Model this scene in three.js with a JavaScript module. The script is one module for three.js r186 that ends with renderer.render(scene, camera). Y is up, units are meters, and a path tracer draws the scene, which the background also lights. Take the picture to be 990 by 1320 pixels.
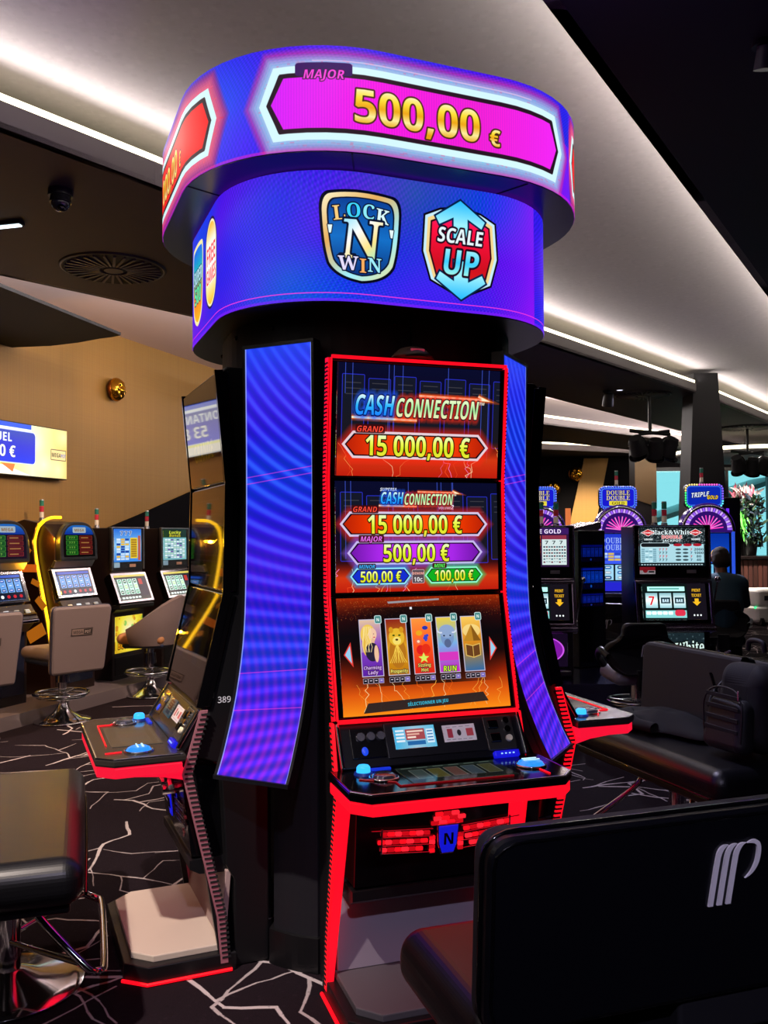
import * as THREE from 'three';
import { RoundedBoxGeometry } from 'three/addons/geometries/RoundedBoxGeometry.js';
import { TextGeometry } from 'three/addons/geometries/TextGeometry.js';
import { FontLoader } from 'three/addons/loaders/FontLoader.js';
import { mergeGeometries, toCreasedNormals } from 'three/addons/utils/BufferGeometryUtils.js';
import { MarchingCubes } from 'three/addons/objects/MarchingCubes.js';
import { RectAreaLightUniformsLib } from 'three/addons/lights/RectAreaLightUniformsLib.js';

// ---------------------------------------------------------------- camera, sky, exposure
const scene = new THREE.Scene();
const camera = new THREE.PerspectiveCamera(59.71, 990 / 1320, 0.05, 200);
camera.rotation.order = 'YXZ';
camera.position.set(0, 1.5, 0);
camera.rotation.set(0.0288, 0, -0.0047);
scene.background = new THREE.Color(0.42, 0.98, 1.08);          // daylight outside the far glazing
const renderer = new THREE.WebGLRenderer();
renderer.toneMapping = THREE.LinearToneMapping;
renderer.toneMappingExposure = 1.0;
renderer.shadowMap.enabled = true;
RectAreaLightUniformsLib.init();

function areaLight(name, color, intensity, w, h, pos, target) {
  const l = new THREE.RectAreaLight(color, intensity, w, h);
  l.name = name; l.position.set(...pos); l.lookAt(...target); scene.add(l); return l;
}
function spotLight(name, color, intensity, pos, target, angle, penumbra = 0.6) {
  const l = new THREE.SpotLight(color, intensity, 0, angle, penumbra);
  l.name = name; l.position.set(...pos); l.target.position.set(...target); l.castShadow = true; l.shadow.radius = 2; scene.add(l); scene.add(l.target); l.target.name = 'light_aim'; return l;
}
// ceiling downlights (their fittings are built with the ceiling)
const DOWN = [   // [x, depth, target x, target depth, intensity, colour, ceiling height, half angle]
  [-1.5, 1.2, -1.0, 3.3, 70, 0xffece0, 3.6], [-2.75, 4.9, -2.5, 5.2, 48, 0xffe0c8], [-0.6, 6.3, -2.6, 7.9, 60, 0xffdcc0],
  [0.6, 4.6, 1.5, 4.4, 18, 0xd8d4ff, 3.6, 0.75], [0.2, -0.6, 0.35, 2.7, 22, 0xd8d0f4], [2.9, 10.9, 2.5, 9.0, 50, 0xe8e6ff], [6.2, 14.9, 6.5, 16.2, 90, 0xfff0e0], [4.9, 17.7, 4.4, 19.9, 120, 0xffe8c8],
];
for (const [x, d, tx, td, I, c, h, ang] of DOWN) spotLight('downlight_beam', c, I, [x, (h ?? 3.3) - 0.03, -d], [tx, 0, -td], ang ?? (h ? 0.36 : d < 0 ? 0.42 : 0.75), 0.8);

// ---------------------------------------------------------------- helpers
let seed = 7;
const rnd = () => { seed = (seed * 1664525 + 1013904223) % 4294967296; return seed / 4294967296; };
const rr = (a, b) => a + (b - a) * rnd();
const used = {};
function numbered(n) { const k = used[n] = (used[n] ?? -1) + 1; return k ? n + '_' + String(k).padStart(3, '0') : n; }
function tag(o, label, category, group) { o.userData.label = label; o.userData.category = category; if (group) o.userData.group = group; return o; }
function thing(name, label, category, pos = [0, 0, 0], turn = 0, group) {
  const o = new THREE.Group(); o.name = numbered(name); o.position.set(...pos); o.rotation.y = turn; scene.add(o); return tag(o, label, category, group);
}
const fix = (g) => { g = g.index ? g.toNonIndexed() : g; for (const k of Object.keys(g.attributes)) if (!['position', 'normal', 'uv'].includes(k)) g.deleteAttribute(k); return g; };
function join(geos) { return Array.isArray(geos) ? (geos.length === 1 ? geos[0] : mergeGeometries(geos.map(fix))) : geos; }
function obj(name, geos, mat, parent = scene) {
  const m = new THREE.Mesh(join(geos), mat); m.name = parent === scene ? numbered(name) : name; m.castShadow = m.receiveShadow = true; parent.add(m); return m;
}
function struct(name, geos, mat, parent = scene) { const m = obj(name, geos, mat, parent); if (parent === scene) m.userData.kind = 'structure'; return m; }
function copyOf(o, label, pos, turn) { const c = o.clone(); c.name = numbered(o.name.replace(/_\d{3}$/, '')); scene.add(c); if (pos) c.position.set(...pos); if (turn !== undefined) c.rotation.set(0, turn, 0); c.userData = { ...o.userData, label }; return c; }
const lin = (c) => new THREE.Color(c);
function M(color, roughness = 0.6, o = {}) { return new THREE.MeshStandardMaterial({ color, roughness, ...o }); }
function glow(color, k = 1, o = {}) { return new THREE.MeshStandardMaterial({ color: 0x050505, roughness: 0.4, emissive: color, emissiveIntensity: k, ...o }); }
function at(g, x = 0, y = 0, z = 0, rx = 0, ry = 0, rz = 0) { if (rx) g.rotateX(rx); if (ry) g.rotateY(ry); if (rz) g.rotateZ(rz); g.translate(x, y, z); return g; }
const bx = (w, h, d, x, y, z, rx, ry, rz) => at(new THREE.BoxGeometry(w, h, d), x, y, z, rx, ry, rz);
const rb = (w, h, d, r, x, y, z, rx, ry, rz) => at(new RoundedBoxGeometry(w, h, d, 2, Math.min(r, w / 2.01, h / 2.01, d / 2.01)), x, y, z, rx, ry, rz);
const cy = (r1, r2, h, x, y, z, rx, ry, rz, seg = 28) => at(new THREE.CylinderGeometry(r1, r2, h, seg), x, y, z, rx, ry, rz);
const lathe = (pts, seg = 36) => new THREE.LatheGeometry(pts.map((p) => new THREE.Vector2(...p)), seg);
const V = (a) => new THREE.Vector3(...a);
function tube(pts, r, closed = false, n = 0, seg = 8, tension = 0.5) { return new THREE.TubeGeometry(new THREE.CatmullRomCurve3(pts.map(V), closed, 'catmullrom', tension), n || pts.length * 6, r, seg, closed); }
function bar(a, b, r, seg = 10) { return new THREE.TubeGeometry(new THREE.LineCurve3(V(a), V(b)), 1, r, seg, false); }
function shapeOf(pts) { return new THREE.Shape(pts.map((p) => new THREE.Vector2(...p))); }
function ext(pts, depth, bevel = 0, seg = 12) {   // polygon (or Shape) in x,y extruded along +z from 0
  const s = pts instanceof THREE.Shape ? pts : shapeOf(pts);
  const g = new THREE.ExtrudeGeometry(s, { depth: depth - 2 * bevel, bevelEnabled: bevel > 0, bevelSize: bevel, bevelThickness: bevel, bevelOffset: -bevel, bevelSegments: 2, curveSegments: seg });
  if (bevel) g.translate(0, 0, bevel); return g;
}
function plan(pts, y0, y1, bevel = 0) { return ext(pts, y1 - y0, bevel).rotateX(-Math.PI / 2).translate(0, y0, 0); }   // pts are (x, depth): three's z = -depth
function planL(pts, y0, y1, bevel = 0) { return plan(pts.map(([x, z]) => [x, -z]), y0, y1, bevel); }   // pts are local (x, z)
const SIDE = new THREE.Matrix4().makeBasis(new THREE.Vector3(0, 0, 1), new THREE.Vector3(0, 1, 0), new THREE.Vector3(-1, 0, 0));
function side(pts, w, x = 0, bevel = 0) { return ext(pts, w, bevel).applyMatrix4(SIDE).translate(x + w / 2, 0, 0); }   // pts are (z, y), extruded across x
function rrect(w, h, r, cx = 0, cy0 = 0) {
  const s = new THREE.Shape(), x = cx - w / 2, y = cy0 - h / 2, rs = Array.isArray(r) ? r : [r, r, r, r];   // bl, br, tr, tl
  s.moveTo(x + rs[0], y); s.lineTo(x + w - rs[1], y); s.quadraticCurveTo(x + w, y, x + w, y + rs[1]); s.lineTo(x + w, y + h - rs[2]); s.quadraticCurveTo(x + w, y + h, x + w - rs[2], y + h);
  s.lineTo(x + rs[3], y + h); s.quadraticCurveTo(x, y + h, x, y + h - rs[3]); s.lineTo(x, y + rs[0]); s.quadraticCurveTo(x, y, x + rs[0], y); return s;
}
function frameShape(w, h, t, r = 0.005, cx = 0, cy0 = 0) { const s = rrect(w, h, r, cx, cy0); s.holes.push(new THREE.Path(rrect(w - 2 * t, h - 2 * t, Math.max(r - t, 0.001), cx, cy0).getPoints(4))); return s; }
function slab(prof, w, t, x = 0) {   // a sheet that follows a (z, y) profile listed from the bottom up, w wide, t thick behind it; uv covers the front
  const n = prof.length, P = [], U = [], I = [], N2 = prof.map((p, i) => { const a = prof[Math.max(0, i - 1)], b = prof[Math.min(n - 1, i + 1)], dz = b[0] - a[0], dy = b[1] - a[1], l = Math.hypot(dz, dy); return [dy / l, -dz / l]; });
  const len = [0]; for (let i = 1; i < n; i++) len.push(len[i - 1] + Math.hypot(prof[i][0] - prof[i - 1][0], prof[i][1] - prof[i - 1][1]));
  const q = (a, b, c, d, ua, ub, uc, ud) => { const k = P.length / 3; for (const [p, u] of [[a, ua], [b, ub], [c, uc], [d, ud]]) { P.push(...p); U.push(...u); } I.push(k, k + 1, k + 2, k, k + 2, k + 3); };
  const F = (i, s) => [x + s * w / 2, prof[i][1], prof[i][0]], B = (i, s) => [x + s * w / 2, prof[i][1] - N2[i][1] * t, prof[i][0] - N2[i][0] * t], z = [0.002, 0.002];
  for (let i = 0; i + 1 < n; i++) {
    const v0 = len[i] / len[n - 1], v1 = len[i + 1] / len[n - 1];
    q(F(i, -1), F(i, 1), F(i + 1, 1), F(i + 1, -1), [0, v0], [1, v0], [1, v1], [0, v1]);
    q(B(i, 1), B(i, -1), B(i + 1, -1), B(i + 1, 1), z, z, z, z);
    q(F(i, 1), B(i, 1), B(i + 1, 1), F(i + 1, 1), z, z, z, z);
    q(B(i, -1), F(i, -1), F(i + 1, -1), B(i + 1, -1), z, z, z, z);
  }
  q(B(0, -1), B(0, 1), F(0, 1), F(0, -1), z, z, z, z); q(F(n - 1, -1), F(n - 1, 1), B(n - 1, 1), B(n - 1, -1), z, z, z, z);
  const g = new THREE.BufferGeometry(); g.setAttribute('position', new THREE.Float32BufferAttribute(P, 3)); g.setAttribute('uv', new THREE.Float32BufferAttribute(U, 2)); g.setIndex(I); g.computeVertexNormals(); return g;
}
function spline2(pts, n) { return new THREE.SplineCurve(pts.map((p) => new THREE.Vector2(...p))).getPoints(n).map((v) => [v.x, v.y]); }
function panel(name, y0, z0, y1, z1, w, t, mat, parent, x = 0, r = 0.003) {   // a leaning flat panel from (y0, z0) below to (y1, z1) above; front face through those points
  const h = Math.hypot(y1 - y0, z1 - z0), a = Math.atan2(z0 - z1, y1 - y0);
  const g = r ? new RoundedBoxGeometry(w, h, t, 1, Math.min(r, t / 2.01)) : new THREE.BoxGeometry(w, h, t);
  const m = obj(name, g.translate(0, 0, -t / 2), mat, parent);
  m.position.set(x, (y0 + y1) / 2, (z0 + z1) / 2); m.rotation.x = -a; m.userData.h = h; return m;
}
// ---------------------------------------------------------------- canvas textures
const SANS = 'sans-serif', SERIF = 'serif';
function canvas(w, h, draw) { const c = document.createElement('canvas'); c.width = w; c.height = h; const x = c.getContext('2d'); draw(x, w, h); const t = new THREE.CanvasTexture(c); t.colorSpace = THREE.SRGBColorSpace; t.magFilter = THREE.LinearFilter; t.anisotropy = 8; return t; }
function screenMat(tex, k = 1, o = {}) { return new THREE.MeshStandardMaterial({ color: 0x020202, roughness: 0.12, emissive: 0xffffff, emissiveMap: tex, emissiveIntensity: k, ...o }); }
function grad(x, x0, y0, x1, y1, ...stops) { const g = x.createLinearGradient(x0, y0, x1, y1); stops.forEach((s, i) => g.addColorStop(i / (stops.length - 1), s)); return g; }
function rgrad(x, cx, cy0, r, ...stops) { const g = x.createRadialGradient(cx, cy0, 0, cx, cy0, r); stops.forEach((s, i) => g.addColorStop(i / (stops.length - 1), s)); return g; }
function txt(x, s, px, py, size, fill, o = {}) {   // o: font, weight, align, stroke, lw, sx (condense), skew, glow
  x.save(); x.translate(px, py); x.transform(o.sx ?? 1, 0, -(o.skew ?? 0), 1, 0, 0); if (o.rot) x.rotate(o.rot);
  x.font = (o.weight ?? 'bold') + ' ' + size + 'px ' + (o.font ?? SANS); x.textAlign = o.align ?? 'center'; x.textBaseline = 'middle'; x.lineJoin = 'round';
  if (o.glow) { x.strokeStyle = o.glow; for (let i = 4; i > 0; i--) { x.globalAlpha = 0.18; x.lineWidth = (o.lw ?? 4) + i * size * 0.09; x.strokeText(s, 0, 0); } x.globalAlpha = 1; }
  if (o.stroke) { x.strokeStyle = o.stroke; x.lineWidth = o.lw ?? size * 0.12; x.strokeText(s, 0, 0); }
  x.fillStyle = fill; x.fillText(s, 0, 0); x.restore();
}
function poly(x, pts, fill, stroke, lw) { x.beginPath(); pts.forEach((p, i) => x[i ? 'lineTo' : 'moveTo'](...p)); x.closePath(); if (fill) { x.fillStyle = fill; x.fill(); } if (stroke) { x.strokeStyle = stroke; x.lineWidth = lw; x.lineJoin = 'miter'; x.stroke(); } }
function rrp(x, l, t, w, h, r, fill, stroke, lw) { x.beginPath(); x.roundRect(l, t, w, h, r); if (fill) { x.fillStyle = fill; x.fill(); } if (stroke) { x.strokeStyle = stroke; x.lineWidth = lw; x.stroke(); } }
function rect(x, l, t, w, h, f) { x.fillStyle = f; x.fillRect(l, t, w, h); }
function hexPts(l, t, w, h, p) { return [[l, t + h / 2], [l + p, t], [l + w - p, t], [l + w, t + h / 2], [l + w - p, t + h], [l + p, t + h]]; }
function hexBox(x, l, t, w, h, p, inner, border, lw, halo) {
  if (halo) { x.save(); for (let i = 6; i > 0; i--) { x.globalAlpha = 0.13; poly(x, hexPts(l, t, w, h, p), null, halo, lw + i * lw * 0.9); } x.restore(); }
  poly(x, hexPts(l, t, w, h, p), '#140512', border, lw); poly(x, hexPts(l + lw * 1.3, t + lw, w - lw * 2.6, h - lw * 2, p - lw * 0.5), inner);
}
function bolt(x, x0, y0, x1, y1, col, lw, n = 7, amp = 0.12) { x.beginPath(); x.moveTo(x0, y0); const L = Math.hypot(x1 - x0, y1 - y0); for (let i = 1; i <= n; i++) { const k = i / n; x.lineTo(x0 + (x1 - x0) * k + (i < n ? rr(-1, 1) * L * amp : 0), y0 + (y1 - y0) * k + (i < n ? rr(-1, 1) * L * amp * 0.5 : 0)); } x.strokeStyle = col; x.lineWidth = lw; x.lineJoin = 'round'; x.stroke(); }
function speckle(x, w, h, n, cols, s0, s1) { for (let i = 0; i < n; i++) { x.fillStyle = cols[Math.floor(rnd() * cols.length)]; x.globalAlpha = rr(0.1, 0.5); const s = rr(s0, s1); x.fillRect(rnd() * w, rnd() * h, s, s); } x.globalAlpha = 1; }
const EURO = '\u20ac';
const GOLD = (x, a, b) => grad(x, 0, a, 0, b, '#fff6c8', '#ffe23a', '#f0a818', '#fff0a0', '#e8a010');
const YEL = (x, a, b) => grad(x, 0, a, 0, b, '#e8ffe0', '#f4ff60', '#d8e820', '#f0e840');

// ---------------------------------------------------------------- shared materials
const K = {
  black: M(0x0a0a0d, 0.42), blackGloss: M(0x060608, 0.12), blackMatt: M(0x0b0b0e, 0.75), charcoal: M(0x1a1a1e, 0.5),
  chrome: M(0xd8d8dc, 0.1, { metalness: 1 }), steel: M(0x9a9aa0, 0.3, { metalness: 1 }), gold: M(0xd8a030, 0.22, { metalness: 1 }),
  red: glow(0xff0a1e, 1.25), redDim: M(0x846068, 0.4, { emissive: 0xff4060, emissiveIntensity: 0.06 }), skirt: glow(0xff0a22, 1.2), skirtSide: glow(0xff1438, 0.95),
  blueLamp: glow(0x1a50ff, 1.6), cyanLamp: glow(0x2aa8ff, 1.5), glass: M(0x07080a, 0.06), beige: M(0xa09488, 0.55), kick: M(0x8a8290, 0.5),
  leather: M(0x0c0c10, 0.36), leatherGrey: M(0x1c1c24, 0.62), white: M(0xe0e0e0, 0.5), silver: M(0xb8b8c0, 0.25, { metalness: 0.9 }),
};
// ---------------------------------------------------------------- the room
const carpetTex = canvas(2048, 2048, (x, w) => {
  const k = w / 4.2;                                              // 4.2 m per tile
  rect(x, 0, 0, w, w, '#1a1318'); speckle(x, w, w, 26000, ['#261d23', '#0d090c', '#2c2229', '#1d161a'], 2, 6);
  const wrapped = (draw) => { for (const dx of [-w, 0, w]) for (const dy of [-w, 0, w]) { x.save(); x.translate(dx, dy); draw(); x.restore(); } };
  const walk = (px, py, a, len, lw, depth) => {
    const pts = [[px, py]], a0 = a; let kink = rr(-0.5, 0.5), left = 0;
    const n = Math.ceil(len / (0.055 * k));
    for (let i = 0; i < n; i++) {
      if (left-- <= 0) { left = Math.floor(rr(1, 6)); kink = rr(-0.85, 0.85); } a = a0 + kink + rr(-0.16, 0.16);
      px += Math.cos(a) * 0.055 * k; py += Math.sin(a) * 0.055 * k; pts.push([px, py]);
      if (depth < 2 && rnd() < 0.15) walk(px, py, a + (rnd() < 0.5 ? -1 : 1) * rr(0.5, 1.15), rr(0.18, 0.75) * k, lw * rr(0.6, 0.95), depth + 1);
    }
    wrapped(() => { x.lineCap = 'round'; x.lineJoin = 'round'; x.strokeStyle = depth ? '#a09696' : '#b0a6a6';
      for (let i = 1; i < pts.length; i++) { x.lineWidth = lw * (0.65 + 0.5 * Math.abs(Math.sin(i * 0.55 + depth))) * (depth && i > pts.length * 0.7 ? 0.7 : 1); x.beginPath(); x.moveTo(...pts[i - 1]); x.lineTo(...pts[i]); x.stroke(); } });
  };
  for (let i = 0; i < 7; i++) for (let j = 0; j < 7; j++) if (rnd() < 0.72) walk((i + rnd()) * w / 7, (j + rnd()) * w / 7, rr(-0.7, 0.7) + (rnd() < 0.3 ? 1.4 : 0), rr(0.5, 1.35) * k, 0.0155 * k, 0);
  speckle(x, w, w, 9000, ['#1a1318'], 2, 4);
});
carpetTex.wrapS = carpetTex.wrapT = THREE.RepeatWrapping; carpetTex.repeat.set(1 / 4.2, 1 / 4.2);
const fibre = canvas(256, 256, (x, w) => { rect(x, 0, 0, w, w, '#808080'); speckle(x, w, w, 9000, ['#fff', '#000', '#ccc', '#333'], 1, 3); });
fibre.colorSpace = THREE.NoColorSpace; fibre.wrapS = fibre.wrapT = THREE.RepeatWrapping; fibre.repeat.set(4, 4);
struct('floor', plan([[-8, -5], [15, -5], [15, 22], [-8, 22]], -0.12, 0), new THREE.MeshPhysicalMaterial({ color: 0xffffff, roughness: 1, specularIntensity: 0.12, map: carpetTex, bumpMap: fibre, bumpScale: 0.003 }));
// plaster and gold wall covering
const plasterTex = canvas(512, 512, (x, w) => { rect(x, 0, 0, w, w, '#d2ccce'); speckle(x, w, w, 5000, ['#dcd6d8', '#c8c2c4', '#cfc9cc'], 2, 9); });
plasterTex.wrapS = plasterTex.wrapT = THREE.RepeatWrapping; plasterTex.repeat.set(0.5, 0.5);
const clothTex = canvas(512, 512, (x, w) => { rect(x, 0, 0, w, w, '#98702e'); for (let i = 0; i < 900; i++) { x.globalAlpha = rr(0.03, 0.14); rect(x, rnd() * w, 0, rr(1, 3), w, rnd() < 0.5 ? '#a47a36' : '#7c5a24'); } for (let i = 0; i < 300; i++) { x.globalAlpha = rr(0.02, 0.06); rect(x, 0, rnd() * w, w, rr(1, 2), rnd() < 0.5 ? '#b08c50' : '#624822'); } x.globalAlpha = 1; });
clothTex.wrapS = clothTex.wrapT = THREE.RepeatWrapping; clothTex.repeat.set(1, 1);
const plaster = M(0xffffff, 0.85, { map: plasterTex }), goldCloth = M(0xffffff, 0.48, { map: clothTex, metalness: 0.25 }), darkPaint = M(0x15131a, 0.75), darkPlum = M(0x342a2d, 0.7), fascia = M(0x77726f, 0.7), darkWall = new THREE.MeshPhysicalMaterial({ color: 0x0e0d0f, roughness: 0.95, specularIntensity: 0.15 });
const WL = (z, off = 0) => [-6.477 + 0.36 * z + 0.94 * off, z - 0.339 * off];       // a point of the left wall's face, off metres into the room
const WT = 1.2246, LN = [0.94, 0.339];                                         // the left wall's turn and (three's x, z) normal
{
  const a = WL(-5), b = WL(20.2), q = (p, o) => [p[0] - 0.94 * o, p[1] + 0.339 * o];
  struct('wall_left', plan([a, b, q(b, 0.2), q(a, 0.2)], -0.1, 3.75), goldCloth);
  // dark lower panel of the left wall: its upper edge rises to the right in a slow curve; built 4 cm proud of the gold covering
  const L0 = WL(7.6), len = (z) => (z - 7.6) * 1.0628, pts = [[-1.2, 0], [10.5, 0], [10.5, 3.72], [len(15.5), 3.45], [len(13), 2.62], [len(11.3), 2.12], [len(10.2), 1.78], [len(9.4), 1.55], [len(8.5), 1.36], [-1.2, 1.12]];
  const g = ext(pts, 0.04); const m = struct('wall_left_lower', g, darkWall); m.position.set(L0[0], 0, -L0[1]); m.rotation.y = WT;
}
struct('wall_rear', plan([[-8.5, -5.2], [15, -5.2], [15, -5], [-8.5, -5]], -0.1, 3.75), darkWall);
struct('wall_right', plan([[14.8, -5], [15, -5], [15, 20.2], [14.8, 20.2]], -0.1, 3.75), darkWall);
struct('wall_back', [plan([[-0.5, 19.95], [5.75, 19.95], [5.75, 20.2], [-0.5, 20.2]], -0.1, 3.75), plan([[5.75, 19.95], [14.8, 19.95], [14.8, 20.2], [5.75, 20.2]], 3.05, 3.75), plan([[13.4, 19.95], [14.8, 19.95], [14.8, 20.2], [13.4, 20.2]], -0.1, 3.05), plan([[5.75, 19.95], [13.4, 19.95], [13.4, 20.2], [5.75, 20.2]], -0.1, 0.12)], darkWall);
{ // glazing to the right of the back wall
  const wn = new THREE.Group(); wn.name = 'window_1'; wn.userData.kind = 'structure'; scene.add(wn);
  const fm = M(0x101316, 0.4);
  obj('frame', [plan([[5.75, 19.97], [13.4, 19.97], [13.4, 20.1], [5.75, 20.1]], 0.12, 0.2), plan([[5.75, 19.97], [13.4, 19.97], [13.4, 20.1], [5.75, 20.1]], 2.97, 3.05)], fm, wn);
  for (let i = 0; i <= 8; i++) { const xx = 5.79 + i * 0.95; obj('mullion', bx(0.07, 2.8, 0.12, xx, 1.58, -20.03), fm, wn); if (i < 8) obj('pane', bx(0.88, 2.77, 0.012, xx + 0.475, 1.585, -20.04), new THREE.MeshPhysicalMaterial({ color: 0xe8f6f6, roughness: 0.02, transmission: 1, thickness: 0 }), wn); }
}
{ // outside: terrace, white sloping canopy and low building
  struct('ground_outside', plan([[-2, 20.2], [22, 20.2], [22, 40], [-2, 40]], -0.5, -0.05), M(0x88b0b0, 0.8));
  const t = thing('terrace_canopy', 'pale sloping canopy beyond the far glazing', 'canopy', [8, 0, -24]);
  obj('roof', [bx(5, 0.12, 2.4, 0, 2.25, 0, 0, 0, 0.32)], M(0xb8dcdc, 0.6), t);
  for (const px of [-1.9, 1.9]) obj('post', cy(0.06, 0.06, 2.3 + px * 0.3, px, 1.1 + px * 0.16, 0), M(0x5a8a92, 0.5), t);
  obj('rail', [bx(5, 0.08, 0.08, 0, 0.95, 1), bx(5, 0.9, 0.03, 0, 0.45, 1)], M(0x7ab0b4, 0.5), t);
}
// ceilings: raised plaster, dropped dark soffits with a grey lip that carries the light line
struct('ceiling', plan([[-8, -5], [15, -5], [15, 25], [14, 24], [6.5, 15.8], [4, 12.8], [1, 8.9], [-1.9, 5.1], [-6, 0.1], [-8, -2.3]], 3.6, 3.85), plaster);
struct('ceiling', plan([[-8, -2.3], [-6, 0.1], [-1.9, 5.1], [1, 8.9], [4, 12.8], [6.5, 15.8], [14, 24], [14, 25], [-8, 25]], 3.75, 3.85), M(0xf0dcdc, 0.9));
const S1 = [[-2.6, -2], [0.57, 2.99], [2.81, 6.53], [7, 13.15], [14.8, 13.15], [14.8, -2]];
const S2B = [[-6.4, -2.7], [-3.6, 1.16], [-1.66, 3.855], [-1.14, 4.51], [1.4, 8.12], [4.01, 11.25], [6.2, 14.2], [8, 16.6]], S2 = [...S2B, [8, 18.6], [5.3, 15.5], [1.97, 11.25], [-1.55, 7.2], [-2.6, 6.05], [-6.4, 1.85]];
const S3L = [[-2.88, 5.72], [-2.72, 6.33], [-2.32, 7.84], [-2.42, 7.91], [-2.55, 7.97], [-2.8, 8.13], [-3.1, 8.26], [-3.48, 8.32], [-5.4, 3.0]];
const S3F = [[-0.6, 11.42], [2.44, 14.1], [5.84, 17.1], [6.4, 17.6]], S3R = [...S3F, [6, 19.3], [2.79, 16.4], [-0.9, 13.2]];
const S4F = [[-0.2, 16.7], [3.07, 18.2], [5.4, 19.2], [6.4, 19.6]], S4 = [...S4F, [6.4, 19.94], [-0.2, 19.94]];
for (const [p, m] of [[S1, darkPaint], [S2, darkPlum], [S3L, M(0x0c0e12, 0.8)], [S3R, darkPaint], [S4, darkPaint]]) struct('ceiling', plan(p, 3.3, 3.325), m);
// lips along the lit edges (grey fascia) and the bodies of the soffits
const lip = (pts, w = 0.05) => { const gs = []; for (let i = 1; i < pts.length; i++) { const [a, b] = [pts[i - 1], pts[i]], L = Math.hypot(b[0] - a[0], b[1] - a[1]), n = [(b[1] - a[1]) / L, -(b[0] - a[0]) / L], e = [(b[0] - a[0]) / L * 0.03, (b[1] - a[1]) / L * 0.03]; gs.push(plan([[a[0] - e[0], a[1] - e[1]], [b[0] + e[0], b[1] + e[1]], [b[0] + e[0] - n[0] * w, b[1] + e[1] - n[1] * w], [a[0] - e[0] - n[0] * w, a[1] - e[1] - n[1] * w]], 3.3, 3.42)); } return gs; };
const ledMat = glow(0xfff0c8, 5);
function cove(pts, k = 1, n3 = 1) {   // a light line lying behind the lip, glowing towards the open slot
  const t = thing('cove_light_strip', COVE[coveN++], 'light strip', [0, 0, 0]);
  struct('trim_' + coveN, lip(pts), fascia);
  for (let i = 1; i < pts.length; i++) {
    const [a, b] = [pts[i - 1], pts[i]], L = Math.hypot(b[0] - a[0], b[1] - a[1]), d = [(b[0] - a[0]) / L, (b[1] - a[1]) / L], n = [d[1], -d[0]];
    const P = (p, o) => [p[0] - n[0] * o, p[1] - n[1] * o];
    obj('led_strip', plan([P(a, 0.012), P(b, 0.012), P(b, 0.04), P(a, 0.04)], 3.42, 3.458), ledMat, t);
    const m = [(a[0] + b[0]) / 2 + n[0] * 0.02, (a[1] + b[1]) / 2 + n[1] * 0.02];
    const l = areaLight('cove_glow', 0xf6eae8, 15 * k, L, 0.05, [0, 0, 0], [0, 0, 0]);
    // the light's width runs along the edge and it faces up and out over the slot
    const X = new THREE.Vector3(d[0], 0, -d[1]), Z = new THREE.Vector3(-n[0] * 0.86, -0.5, n[1] * 0.86).normalize(), Y = new THREE.Vector3().crossVectors(Z, X).normalize();
    l.position.set(m[0], 3.455, -m[1]); l.quaternion.setFromRotationMatrix(new THREE.Matrix4().makeBasis(X, Y, Z));
  }
}
let coveN = 0;
const COVE = ['long warm white light line along the lit ceiling slot behind the round sign', 'hidden light line on the near edge of the wide lit ceiling slot', 'second light line, on the far ceiling behind the hanging spotlights', 'farthest light line, low on the ceiling before the dark back wall', 'hidden light line along the far edge of the vented dark ceiling, before the gold wall', 'curved light line round the disc of ceiling over the far tables'];
cove(S2B); cove([[7, 13.15], [2.81, 6.53], [0.57, 2.99], [-2.6, -2]], 0.8); cove(S3F, 4); cove(S4F, 4); cove([[8, 18.6], [5.3, 15.5], [1.97, 11.25], [-1.55, 7.2], [-2.6, 6.05], [-5.3, 3.08]], 6.4);
{ // round ceiling rafts at the far right
  const ring = (cx, cz, r, y) => { const g = lathe([[0, y + 0.1], [r - 0.02, y + 0.1], [r, y + 0.08], [r, y], [0, y]], 48); g.translate(cx, 0, -cz); return g; };
  struct('ceiling', ring(6.95, 17.1, 1.35, 2.98), M(0x9a9a98, 0.7)); struct('ceiling', ring(9.2, 18.2, 1.5, 2.94), M(0x9a9a98, 0.7));
  const t = thing('cove_light_strip', COVE[5], 'light strip', [6.95, 3.09, -17.1]); obj('led_strip', new THREE.TorusGeometry(1.33, 0.035, 8, 64).rotateX(Math.PI / 2), ledMat, t);
  const t2 = thing('cove_light_strip', 'curved light line round the right-hand ceiling disc near the flowers', 'light strip', [9.2, 3.05, -18.2]); obj('led_strip', new THREE.TorusGeometry(1.48, 0.035, 8, 64).rotateX(Math.PI / 2), ledMat, t2);
  for (const [n, xx, zz, y] of [[1, 6.95, 17.1, 3.03], [2, 9.2, 18.2, 2.99]]) obj('hanger', cy(0.03, 0.03, 0.8, 0, 0.3, 0), K.charcoal, n === 1 ? t : t2);
}
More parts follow.
